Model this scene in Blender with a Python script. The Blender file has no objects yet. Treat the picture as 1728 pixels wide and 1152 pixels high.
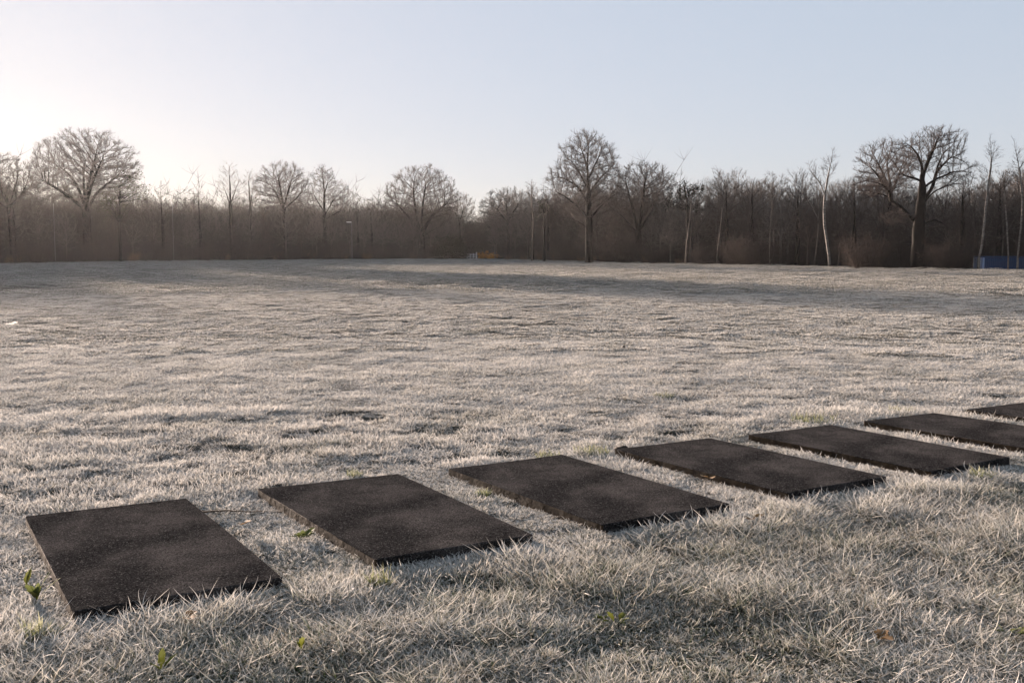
import bpy, bmesh, math, random
import numpy as np
from mathutils import Vector
PI = math.pi
R = math.radians
scene = bpy.context.scene
col = scene.collection

# ------------------------------------------------------------------ camera
F_PX, Y_H, CAM_H = 1750.0, 422.0, 1.55          # focal length in px of a 1728 wide frame, horizon row, eye height
PITCH = math.atan((576 - Y_H) / F_PX)
cam_d = bpy.data.cameras.new('camera')
cam = bpy.data.objects.new('camera', cam_d)
col.objects.link(cam)
cam.location = (0, 0, CAM_H)
cam.rotation_euler = (PI / 2 - PITCH, 0, 0)
cam_d.sensor_fit = 'HORIZONTAL'
cam_d.sensor_width = 36.0
cam_d.lens = F_PX / 1728 * 36.0
cam_d.clip_start = 0.05
cam_d.clip_end = 5000
scene.camera = cam

# ------------------------------------------------------------------ sky + sun
SUN_AZ, SUN_EL = R(-33.0), R(6.6)               # azimuth from +Y towards +X
world = bpy.data.worlds.new('World')
scene.world = world
world.use_nodes = True
wn = world.node_tree
wn.nodes.clear()
sky = wn.nodes.new('ShaderNodeTexSky')
sky.sky_type = 'NISHITA'
sky.sun_disc = False
sky.sun_elevation = SUN_EL
sky.sun_rotation = SUN_AZ
sky.altitude = 50
sky.air_density = 1.0
sky.dust_density = 0.7
sky.ozone_density = 2.0
hs = wn.nodes.new('ShaderNodeHueSaturation')
hs.inputs['Saturation'].default_value = 1.2
gm = wn.nodes.new('ShaderNodeGamma')
gm.inputs['Gamma'].default_value = 0.17
bgn = wn.nodes.new('ShaderNodeBackground')
bgn.inputs['Strength'].default_value = 0.09
wo = wn.nodes.new('ShaderNodeOutputWorld')
wn.links.new(sky.outputs['Color'], hs.inputs['Color'])
wn.links.new(hs.outputs['Color'], gm.inputs['Color'])
tint = wn.nodes.new('ShaderNodeMixRGB')           # cold winter air
tint.blend_type = 'MULTIPLY'
tint.inputs['Fac'].default_value = 1.0
tint.inputs['Color2'].default_value = (0.955, 0.985, 1.12, 1)
wn.links.new(gm.outputs['Color'], tint.inputs['Color1'])
wn.links.new(tint.outputs['Color'], bgn.inputs['Color'])
wn.links.new(bgn.outputs['Background'], wo.inputs['Surface'])
sun_d = bpy.data.lights.new('sun', 'SUN')
sun_d.energy = 5.0
sun_d.angle = R(0.8)
sun_d.color = (1.0, 0.79, 0.65)
sun = bpy.data.objects.new('sun', sun_d)
col.objects.link(sun)
sdir = Vector((math.sin(SUN_AZ) * math.cos(SUN_EL), math.cos(SUN_AZ) * math.cos(SUN_EL), math.sin(SUN_EL)))
sun.rotation_euler = sdir.to_track_quat('Z', 'Y').to_euler()
sun.location = (-30, 50, 40)
scene.view_settings.view_transform = 'Standard'
scene.view_settings.look = 'None'
scene.view_settings.exposure = 2.58
scene.view_settings.gamma = 1.0
scene.view_settings.use_curve_mapping = False
scene.render.engine = 'CYCLES'
scene.cycles.max_bounces = 7
scene.cycles.diffuse_bounces = 3
scene.cycles.glossy_bounces = 2
scene.cycles.transmission_bounces = 4
scene.cycles.volume_bounces = 1
scene.cycles.use_denoising = True

HAZE_DENSITY, HAZE_ANISO = 0.00007, 0.6

# ------------------------------------------------------------------ helpers
def tag(o, label=None, cat=None, group=None, kind=None):
    if label: o['label'] = label
    if cat: o['category'] = cat
    if group: o['group'] = group
    if kind: o['kind'] = kind
    return o

def empty(name, loc=(0, 0, 0), rz=0.0):
    o = bpy.data.objects.new(name, None)
    col.objects.link(o)
    o.location = loc
    o.rotation_euler = (0, 0, rz)
    o.empty_display_size = 0.3
    return o

def link(name, me, parent=None, mat=None):
    o = bpy.data.objects.new(name, me)
    col.objects.link(o)
    if parent: o.parent = parent
    if mat and not me.materials: me.materials.append(mat)
    return o

def mesh_np(name, V, tris=None, quads=None, smooth=True, fattr=None, pattr=None):
    """Mesh from numpy arrays; fattr / pattr: dict name -> (type, array)."""
    me = bpy.data.meshes.new(name)
    V = np.asarray(V, np.float32).reshape(-1, 3)
    tris = np.zeros((0, 3), np.int32) if tris is None else np.asarray(tris, np.int32).reshape(-1, 3)
    quads = np.zeros((0, 4), np.int32) if quads is None else np.asarray(quads, np.int32).reshape(-1, 4)
    nl = len(tris) * 3 + len(quads) * 4
    nf = len(tris) + len(quads)
    me.vertices.add(len(V))
    me.vertices.foreach_set('co', V.ravel())
    me.loops.add(nl)
    me.loops.foreach_set('vertex_index', np.concatenate([tris.ravel(), quads.ravel()]).astype(np.int32))
    me.polygons.add(nf)
    st = np.concatenate([np.arange(len(tris)) * 3, len(tris) * 3 + np.arange(len(quads)) * 4]).astype(np.int32)
    me.polygons.foreach_set('loop_start', st)
    me.update(calc_edges=True)
    if smooth and nf:
        me.polygons.foreach_set('use_smooth', np.ones(nf, bool))
    for dom, dd in (('FACE', fattr), ('POINT', pattr)):
        for k, (ty, arr) in (dd or {}).items():
            a = me.attributes.new(k, ty, dom)
            arr = np.asarray(arr)
            a.data.foreach_set('vector' if ty == 'FLOAT_VECTOR' else 'value', arr.ravel())
    return me

def ground_pt(px, py, z=0.0):
    """World x, y of the photograph's pixel on the plane z."""
    X, Y = px - 864, 576 - py
    d = (X, F_PX * math.cos(PITCH) + Y * math.sin(PITCH), -F_PX * math.sin(PITCH) + Y * math.cos(PITCH))
    t = (z - CAM_H) / d[2]
    return d[0] * t, d[1] * t

def at_dist(px, D):
    """World x at depth D for a column of the photograph near the horizon."""
    return (px - 864) / (F_PX / math.cos(PITCH)) * D

# smooth value noise on a periodic lattice
_rs = np.random.RandomState(7)
_tab = _rs.rand(256, 256)
def vnoise(x, y, wl, seed=0):
    x = np.asarray(x) / wl + 31.7 * seed + 1000; y = np.asarray(y) / wl + 17.3 * seed + 1000
    xi = np.floor(x).astype(int); yi = np.floor(y).astype(int)
    fx = x - xi; fy = y - yi
    fx = fx * fx * (3 - 2 * fx); fy = fy * fy * (3 - 2 * fy)
    a = _tab[xi % 256, yi % 256]; b = _tab[(xi + 1) % 256, yi % 256]
    c = _tab[xi % 256, (yi + 1) % 256]; d = _tab[(xi + 1) % 256, (yi + 1) % 256]
    return (a * (1 - fx) + b * fx) * (1 - fy) + (c * (1 - fx) + d * fx) * fy - 0.5

# ------------------------------------------------------------------ materials
def new_mat(name):
    m = bpy.data.materials.new(name)
    m.use_nodes = True
    nt = m.node_tree
    nt.nodes.clear()
    out = nt.nodes.new('ShaderNodeOutputMaterial')
    return m, nt, out

def N(nt, ty, **kw):
    n = nt.nodes.new(ty)
    for k, v in kw.items():
        if k in n.inputs.keys(): n.inputs[k].default_value = v
        else: setattr(n, k, v)
    return n

def ramp(nt, src, stops):
    r = nt.nodes.new('ShaderNodeValToRGB')
    e = r.color_ramp.elements
    while len(e) < len(stops): e.new(0.5)
    for i, (p, c) in enumerate(stops):
        e[i].position = p
        e[i].color = (*c, 1) if len(c) == 3 else c
    nt.links.new(src, r.inputs[0])
    return r

def bark_mat(name, c1, c2, scale=6.0, rough=0.9, bump=0.4, zs=0.3):
    m, nt, out = new_mat(name)
    tc = N(nt, 'ShaderNodeTexCoord')
    mp = N(nt, 'ShaderNodeMapping'); mp.inputs['Scale'].default_value = (1, 1, zs)
    nt.links.new(tc.outputs['Object'], mp.inputs['Vector'])
    no = N(nt, 'ShaderNodeTexNoise', Scale=scale, Detail=6.0, Roughness=0.65)
    nt.links.new(mp.outputs['Vector'], no.inputs['Vector'])
    r = ramp(nt, no.outputs['Fac'], [(0.3, c1), (0.7, c2)])
    b = N(nt, 'ShaderNodeBsdfPrincipled', Roughness=rough)
    b.inputs['Specular IOR Level'].default_value = 0.05
    nt.links.new(r.outputs['Color'], b.inputs['Base Color'])
    bp = N(nt, 'ShaderNodeBump', Strength=bump, Distance=0.05)
    nt.links.new(no.outputs['Fac'], bp.inputs['Height'])
    nt.links.new(bp.outputs['Normal'], b.inputs['Normal'])
    nt.links.new(b.outputs['BSDF'], out.inputs['Surface'])
    return m

M = {}
M['bark'] = bark_mat('dark_bark', (0.007, 0.006, 0.0052), (0.020, 0.0165, 0.0145))
M['bark_pale'] = bark_mat('pale_grey_bark', (0.05, 0.04, 0.034), (0.17, 0.14, 0.12))
M['twig'] = bark_mat('twig_bark', (0.034, 0.027, 0.025), (0.082, 0.066, 0.059), 1.5, bump=0)
M['twig_red'] = bark_mat('reddish_twigs', (0.045, 0.034, 0.030), (0.105, 0.080, 0.070), 1.0, bump=0)
M['twig_pale'] = bark_mat('frosted_hazed_twigs', (0.07, 0.061, 0.055), (0.15, 0.13, 0.116), 1.0, bump=0)  # frosted twigs; mid-wood their paleness also stands in for haze
M['brush'] = bark_mat('undergrowth_stems', (0.020, 0.0175, 0.016), (0.055, 0.047, 0.041), 0.6, bump=0)
M['red_brush'] = bark_mat('reddish_bush_stems', (0.028, 0.022, 0.019), (0.072, 0.055, 0.048), 0.6, bump=0)
M['litter'] = bark_mat('dead_bracken', (0.06, 0.038, 0.026), (0.14, 0.092, 0.065), 1.0, bump=0)
M['rust_leaf'] = bark_mat('rusty_beech_leaves', (0.32, 0.11, 0.012), (0.60, 0.26, 0.035), 1.2, bump=0)
M['evergreen'] = bark_mat('evergreen_leaves', (0.004, 0.006, 0.0035), (0.014, 0.018, 0.009), 3.0, rough=0.6, bump=0)
M['ivy'] = bark_mat('ivy_leaves', (0.022, 0.024, 0.014), (0.06, 0.056, 0.034), 2.0, rough=0.6, bump=0)

# birch bark: white with dark bands
m, nt, out = new_mat('birch_bark')
tc = N(nt, 'ShaderNodeTexCoord')
mp = N(nt, 'ShaderNodeMapping'); mp.inputs['Scale'].default_value = (1.5, 1.5, 4.0)
nt.links.new(tc.outputs['Object'], mp.inputs['Vector'])
no = N(nt, 'ShaderNodeTexNoise', Scale=1.6, Detail=4.0, Roughness=0.7)
nt.links.new(mp.outputs['Vector'], no.inputs['Vector'])
r = ramp(nt, no.outputs['Fac'], [(0.40, (0.07, 0.055, 0.045)), (0.50, (0.15, 0.125, 0.105)), (0.7, (0.26, 0.225, 0.195))])
b = N(nt, 'ShaderNodeBsdfPrincipled', Roughness=0.7)
nt.links.new(r.outputs['Color'], b.inputs['Base Color'])
nt.links.new(b.outputs['BSDF'], out.inputs['Surface'])
M['birch'] = m

# grass blades: frost on the upper part, straw and green below
def blade_mat(name, frost, straw, green, base, green_amt=0.25, frost_amt=1.0, transl=0.35):
    m, nt, out = new_mat(name)
    at = N(nt, 'ShaderNodeAttribute', attribute_name='tint')
    al = N(nt, 'ShaderNodeAttribute', attribute_name='along')
    geo = N(nt, 'ShaderNodeNewGeometry')
    ob = N(nt, 'ShaderNodeObjectInfo')
    # blade colour
    add = N(nt, 'ShaderNodeMath', operation='ADD')
    nt.links.new(at.outputs['Fac'], add.inputs[0])
    ns = N(nt, 'ShaderNodeTexNoise', Scale=1.3, Detail=3.0)
    nt.links.new(geo.outputs['Position'], ns.inputs['Vector'])
    ms = N(nt, 'ShaderNodeMath', operation='MULTIPLY_ADD'); ms.inputs[1].default_value = 1.2; ms.inputs[2].default_value = -0.6
    nt.links.new(ns.outputs['Fac'], ms.inputs[0])
    nt.links.new(ms.outputs[0], add.inputs[1])
    g = green_amt
    rc = ramp(nt, add.outputs[0], [(0.0, green), (g, green), (g + 0.12, straw), (0.75, straw), (1.0, tuple(0.8 * v for v in straw))])
    # frost
    f2 = N(nt, 'ShaderNodeTexNoise', Scale=60.0, Detail=2.0)
    nt.links.new(geo.outputs['Position'], f2.inputs['Vector'])
    f3 = N(nt, 'ShaderNodeTexNoise', Scale=0.9, Detail=2.0)
    nt.links.new(geo.outputs['Position'], f3.inputs['Vector'])
    s1 = N(nt, 'ShaderNodeMath', operation='ADD'); nt.links.new(f2.outputs['Fac'], s1.inputs[0]); nt.links.new(al.outputs['Fac'], s1.inputs[1])
    s2 = N(nt, 'ShaderNodeMath', operation='ADD'); nt.links.new(s1.outputs[0], s2.inputs[0]); nt.links.new(f3.outputs['Fac'], s2.inputs[1])
    mr = N(nt, 'ShaderNodeMapRange'); mr.inputs['From Min'].default_value = 0.95; mr.inputs['From Max'].default_value = 1.7
    mr.inputs['To Min'].default_value = 0.0; mr.inputs['To Max'].default_value = frost_amt
    # the unmown strip on the viewer's side of the mats carries less rime and more green
    sx = N(nt, 'ShaderNodeSeparateXYZ'); nt.links.new(geo.outputs['Position'], sx.inputs[0])
    st1 = N(nt, 'ShaderNodeMath', operation='MULTIPLY_ADD'); st1.inputs[1].default_value = 0.55; st1.inputs[2].default_value = 5.6
    nt.links.new(sx.outputs['X'], st1.inputs[0])
    st2 = N(nt, 'ShaderNodeMath', operation='SUBTRACT'); nt.links.new(st1.outputs[0], st2.inputs[0]); nt.links.new(sx.outputs['Y'], st2.inputs[1])
    st3 = N(nt, 'ShaderNodeMapRange'); st3.inputs['From Min'].default_value = -0.3; st3.inputs['From Max'].default_value = 1.0
    st3.inputs['To Min'].default_value = 0.0; st3.inputs['To Max'].default_value = 0.36
    nt.links.new(st2.outputs[0], st3.inputs['Value'])
    s4 = N(nt, 'ShaderNodeMath', operation='SUBTRACT'); nt.links.new(s2.outputs[0], s4.inputs[0]); nt.links.new(st3.outputs[0], s4.inputs[1])
    nt.links.new(s4.outputs[0], mr.inputs['Value'])
    mx = N(nt, 'ShaderNodeMixRGB'); nt.links.new(mr.outputs[0], mx.inputs['Fac'])
    nt.links.new(rc.outputs['Color'], mx.inputs['Color1']); mx.inputs['Color2'].default_value = (*frost, 1)
    # root colour, darkened to put the shade between blades into it
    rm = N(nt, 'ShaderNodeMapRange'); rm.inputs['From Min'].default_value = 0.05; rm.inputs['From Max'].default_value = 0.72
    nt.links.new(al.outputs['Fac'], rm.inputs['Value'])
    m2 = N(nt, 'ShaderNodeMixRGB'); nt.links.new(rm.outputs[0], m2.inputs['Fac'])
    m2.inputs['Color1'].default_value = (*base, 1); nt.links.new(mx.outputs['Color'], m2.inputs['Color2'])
    b = N(nt, 'ShaderNodeBsdfPrincipled', Roughness=0.75)
    b.inputs['Specular IOR Level'].default_value = 0.12
    nt.links.new(m2.outputs['Color'], b.inputs['Base Color'])
    tr = N(nt, 'ShaderNodeBsdfTranslucent'); nt.links.new(m2.outputs['Color'], tr.inputs['Color'])
    sh = N(nt, 'ShaderNodeMixShader'); sh.inputs['Fac'].default_value = transl
    nt.links.new(b.outputs['BSDF'], sh.inputs[1]); nt.links.new(tr.outputs['BSDF'], sh.inputs[2])
    nt.links.new(sh.outputs['Shader'], out.inputs['Surface'])
    return m
FROST = (0.61, 0.585, 0.55)
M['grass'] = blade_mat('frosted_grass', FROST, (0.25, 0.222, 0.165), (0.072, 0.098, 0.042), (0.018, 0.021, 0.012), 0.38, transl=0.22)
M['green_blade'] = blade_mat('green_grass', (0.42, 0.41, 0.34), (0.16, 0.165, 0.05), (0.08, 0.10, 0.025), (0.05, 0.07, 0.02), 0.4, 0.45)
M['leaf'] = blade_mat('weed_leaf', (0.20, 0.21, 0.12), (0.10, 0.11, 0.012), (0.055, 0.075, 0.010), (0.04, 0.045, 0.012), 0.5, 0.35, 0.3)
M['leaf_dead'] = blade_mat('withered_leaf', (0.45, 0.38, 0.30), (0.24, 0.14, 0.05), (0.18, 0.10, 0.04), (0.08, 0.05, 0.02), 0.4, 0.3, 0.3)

# ground
m, nt, out = new_mat('frosted_soil_and_grass')
tc = N(nt, 'ShaderNodeTexCoord')
wa = N(nt, 'ShaderNodeAttribute', attribute_name='wood')
n1 = N(nt, 'ShaderNodeTexNoise', Scale=3.0, Detail=8.0, Roughness=0.7)
nt.links.new(tc.outputs['Object'], n1.inputs['Vector'])
n2 = N(nt, 'ShaderNodeTexNoise', Scale=40.0, Detail=4.0, Roughness=0.7)
nt.links.new(tc.outputs['Object'], n2.inputs['Vector'])
ad = N(nt, 'ShaderNodeMath', operation='ADD'); nt.links.new(n1.outputs['Fac'], ad.inputs[0]); nt.links.new(n2.outputs['Fac'], ad.inputs[1])
r = ramp(nt, ad.outputs[0], [(0.38, (0.018, 0.017, 0.010)), (0.5, (0.032, 0.030, 0.019)), (0.66, (0.06, 0.055, 0.042))])
r2 = ramp(nt, n1.outputs['Fac'], [(0.3, (0.04, 0.028, 0.018)), (0.7, (0.11, 0.075, 0.05))])
mx = N(nt, 'ShaderNodeMixRGB'); nt.links.new(wa.outputs['Fac'], mx.inputs['Fac'])
# the ramp works on 0..1, so halve the sum first
hv = N(nt, 'ShaderNodeMath', operation='MULTIPLY'); hv.inputs[1].default_value = 0.5
nt.links.new(ad.outputs[0], hv.inputs[0]); nt.links.new(hv.outputs[0], r.inputs[0])
nt.links.new(r.outputs['Color'], mx.inputs['Color1']); nt.links.new(r2.outputs['Color'], mx.inputs['Color2'])
b = N(nt, 'ShaderNodeBsdfPrincipled', Roughness=0.9)
nt.links.new(mx.outputs['Color'], b.inputs['Base Color'])
bp = N(nt, 'ShaderNodeBump', Strength=0.8, Distance=0.02)
nt.links.new(n2.outputs['Fac'], bp.inputs['Height']); nt.links.new(bp.outputs['Normal'], b.inputs['Normal'])
nt.links.new(b.outputs['BSDF'], out.inputs['Surface'])
M['ground'] = m

# rubber granulate of the mats, with rime on the grains
m, nt, out = new_mat('rubber_granulate')
tc = N(nt, 'ShaderNodeTexCoord')
vo = N(nt, 'ShaderNodeTexVoronoi', Scale=190.0)
nt.links.new(tc.outputs['Object'], vo.inputs['Vector'])
sp = N(nt, 'ShaderNodeSeparateColor'); nt.links.new(vo.outputs['Color'], sp.inputs[0])
big = N(nt, 'ShaderNodeTexNoise', Scale=2.2, Detail=5.0, Roughness=0.6)
nt.links.new(tc.outputs['Object'], big.inputs['Vector'])
fine = N(nt, 'ShaderNodeTexNoise', Scale=90.0, Detail=3.0, Roughness=0.7)
nt.links.new(tc.outputs['Object'], fine.inputs['Vector'])
base = ramp(nt, sp.outputs[0], [(0.0, (0.007, 0.0065, 0.007)), (0.35, (0.012, 0.0115, 0.0115)), (0.65, (0.021, 0.020, 0.0198)), (0.92, (0.036, 0.034, 0.0335)), (1.0, (0.10, 0.096, 0.092))])
rb = N(nt, 'ShaderNodeMapRange'); rb.inputs['From Min'].default_value = 0.42; rb.inputs['From Max'].default_value = 0.72
rb.inputs['To Min'].default_value = 0.0; rb.inputs['To Max'].default_value = 0.62
nt.links.new(big.outputs['Fac'], rb.inputs['Value'])
fr = N(nt, 'ShaderNodeMath', operation='MULTIPLY'); nt.links.new(rb.outputs[0], fr.inputs[0]); nt.links.new(sp.outputs[1], fr.inputs[1])
mx = N(nt, 'ShaderNodeMixRGB'); nt.links.new(fr.outputs[0], mx.inputs['Fac'])
nt.links.new(base.outputs['Color'], mx.inputs['Color1']); mx.inputs['Color2'].default_value = (0.15, 0.135, 0.128, 1)
b = N(nt, 'ShaderNodeBsdfPrincipled', Roughness=1.0)
b.inputs['Specular IOR Level'].default_value = 0.0
nt.links.new(mx.outputs['Color'], b.inputs['Base Color'])
hsum = N(nt, 'ShaderNodeMath', operation='ADD'); nt.links.new(vo.outputs['Distance'], hsum.inputs[0]); nt.links.new(fine.outputs['Fac'], hsum.inputs[1])
bp = N(nt, 'ShaderNodeBump', Strength=0.45, Distance=0.004); bp.invert = True
nt.links.new(hsum.outputs[0], bp.inputs['Height']); nt.links.new(bp.outputs['Normal'], b.inputs['Normal'])
nt.links.new(b.outputs['BSDF'], out.inputs['Surface'])
M['rubber'] = m
M['mat_lit_flank'] = bark_mat('painted_sunlit_flank', (0.008, 0.006, 0.005), (0.055, 0.037, 0.022), 9.0, zs=1.5)  # warm sunlit look of the left flank, painted as colour

def flat_mat(name, c, rough=0.5, metal=0.0, vary=0.15):
    m, nt, out = new_mat(name)
    tc = N(nt, 'ShaderNodeTexCoord')
    n = N(nt, 'ShaderNodeTexNoise', Scale=3.0, Detail=5.0)
    nt.links.new(tc.outputs['Object'], n.inputs['Vector'])
    r = ramp(nt, n.outputs['Fac'], [(0.3, tuple(v * (1 - vary) for v in c)), (0.7, tuple(min(1, v * (1 + vary)) for v in c))])
    b = N(nt, 'ShaderNodeBsdfPrincipled', Roughness=rough, Metallic=metal)
    nt.links.new(r.outputs['Color'], b.inputs['Base Color'])
    nt.links.new(b.outputs['BSDF'], out.inputs['Surface'])
    return m
M['blue_paint'] = flat_mat('blue_container_paint', (0.004, 0.036, 0.115), 0.6)
M['pale_blue'] = flat_mat('pale_blue_door_paint', (0.22, 0.29, 0.45), 0.6)
M['white_paint'] = flat_mat('weathered_white_paint', (0.62, 0.60, 0.60), 0.6)
M['galv'] = flat_mat('galvanised_steel', (0.16, 0.16, 0.165), 0.6, 0.0)
M['clod'] = flat_mat('dark_earth', (0.025, 0.018, 0.012), 0.95)
M['dead_wood'] = flat_mat('dead_wood', (0.10, 0.075, 0.055), 0.9)

# ------------------------------------------------------------------ mats: corner points on the ground plane
MAT_T = 0.055
mat_px = [
    [(42.7, 871), (314, 839), (477.5, 973.6), (123, 1031.5)],
    [(434.4, 824), (672, 799), (900.6, 901), (634, 944.4)],
    [(756, 790), (948, 766), (1232, 849.5), (1017, 884.8)],
    [(1036.4, 757), (1197, 738.5), (1496.6, 803), (1329.4, 832)],
    [(1262, 732.7), (1401, 716), (1705, 771), (1571, 795)],
]
mat_quads = [[ground_pt(x, y, MAT_T) for x, y in q] for q in mat_px]
for tl_px, ang in (((1457, 710), None), ((1630.6, 690.5), None)):
    tl = Vector(ground_pt(*tl_px, MAT_T))
    prev = mat_quads[4]
    u = (Vector(prev[1]) - Vector(prev[0])).normalized() * 0.94
    v = (Vector(prev[3]) - Vector(prev[0])).normalized() * 1.70
    mat_quads.append([tuple(tl), tuple(tl + u), tuple(tl + u + v), tuple(tl + v)])

def in_quad(x, y, q, grow=0.0):
    """Mask of points inside the quad grown by `grow`."""
    q = np.array(q); c = q.mean(0)
    ins = np.ones(np.shape(x), bool)
    for i in range(4):
        a, b2 = q[i], q[(i + 1) % 4]
        e = b2 - a; n = np.array([e[1], -e[0]]) / np.hypot(*e)
        if (c - a) @ n < 0: n = -n
        ins &= ((x - a[0]) * n[0] + (y - a[1]) * n[1]) > -grow
    return ins

# edge of the wood: (photo column, distance)
EDGE = [(-1400, 95), (-500, 104), (0, 113), (120, 128), (250, 140), (500, 158), (700, 176), (790, 181), (860, 165), (1000, 129), (1150, 112),
        (1300, 100), (1450, 88), (1560, 83), (1728, 75.5), (2400, 66)]
_ex = np.array([e[0] for e in EDGE], float); _ed = np.array([e[1] for e in EDGE], float)
def edge_D(px): return np.interp(px, _ex, _ed)
def px_of(x, y): return 864 + x / np.maximum(y, 0.1) * F_PX / math.cos(PITCH)

def height(x, y):
    x = np.asarray(x, float); y = np.asarray(y, float)
    D = np.hypot(x, y)
    near = np.clip((14 - D) / 7, 0, 1)
    t = vnoise(x * 0.8, y, 0.30, 1) * 0.030 + vnoise(x, y, 0.12, 2) * 0.012
    mid = vnoise(x * 0.6, y, 1.1, 3) * 0.006 + vnoise(x, y, 6.0, 4) * 0.012
    far = vnoise(x * 0.5, y, 24.0, 5) * 0.03 * np.clip((D - 15) / 30, 0, 1)
    h = t * (0.30 + 0.70 * near) + mid + far
    row = np.ones_like(h)
    for q in mat_quads:
        cx = np.mean([p[0] for p in q]); cy = np.mean([p[1] for p in q])
        dist = np.hypot(x - cx, y - cy)
        row = np.minimum(row, np.clip((dist - 0.95) / 0.6, 0, 1))
    inside = np.zeros(h.shape, bool)
    for q in mat_quads: inside |= in_quad(x, y, q, -0.02)
    h = h * (0.22 + 0.78 * row)
    return np.where(inside, -0.02, h - 0.01 + 0.007 * (1 - row))

# ------------------------------------------------------------------ ground sheet
def build_ground():
    a_f = np.radians(np.linspace(-37, 37, 560))
    a_c = np.radians(np.concatenate([np.linspace(40, 320, 60)]))
    ang = np.concatenate([a_f, a_c])
    r1 = 2.0 * np.exp(np.arange(0, int(math.log(60 / 2.0) / 0.0055)) * 0.0055)
    r2 = r1[-1] * np.exp(np.arange(1, 64) * 0.0365)
    rad = np.concatenate([r1, r2])
    A, Rr = np.meshgrid(ang, rad)
    X = np.sin(A) * Rr; Y = np.cos(A) * Rr
    Z = height(X, Y)
    Z[-25:] *= np.linspace(1, 0, 25)[:, None]
    V = np.stack([X, Y, Z], -1).reshape(-1, 3)
    na, nr = len(ang), len(rad)
    i = np.arange(nr - 1)[:, None] * na; j = np.arange(na)[None]; j2 = (j + 1) % na
    quads = np.stack([i + j, i + na + j, i + na + j2, i + j2], -1).reshape(-1, 4)
    V = np.concatenate([V, [[0, 0, -0.01]]])
    c = len(V) - 1
    tris = np.stack([np.full(na, c), np.arange(na), (np.arange(na) + 1) % na], -1)
    px = px_of(V[:, 0], V[:, 1]); D = V[:, 1]
    wood = np.clip((D - edge_D(px) - 1) / 4, 0, 1)
    wood[V[:, 1] <= 1] = 0
    me = mesh_np('ground', V, tris, quads[:, ::-1], pattr={'wood': ('FLOAT', wood.astype(np.float32))})
    o = link('ground', me, mat=M['ground'])
    me.update()
    tag(o, 'flat frosted sports field stretching to the edge of the wood', 'field', kind='structure')
build_ground()

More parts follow.
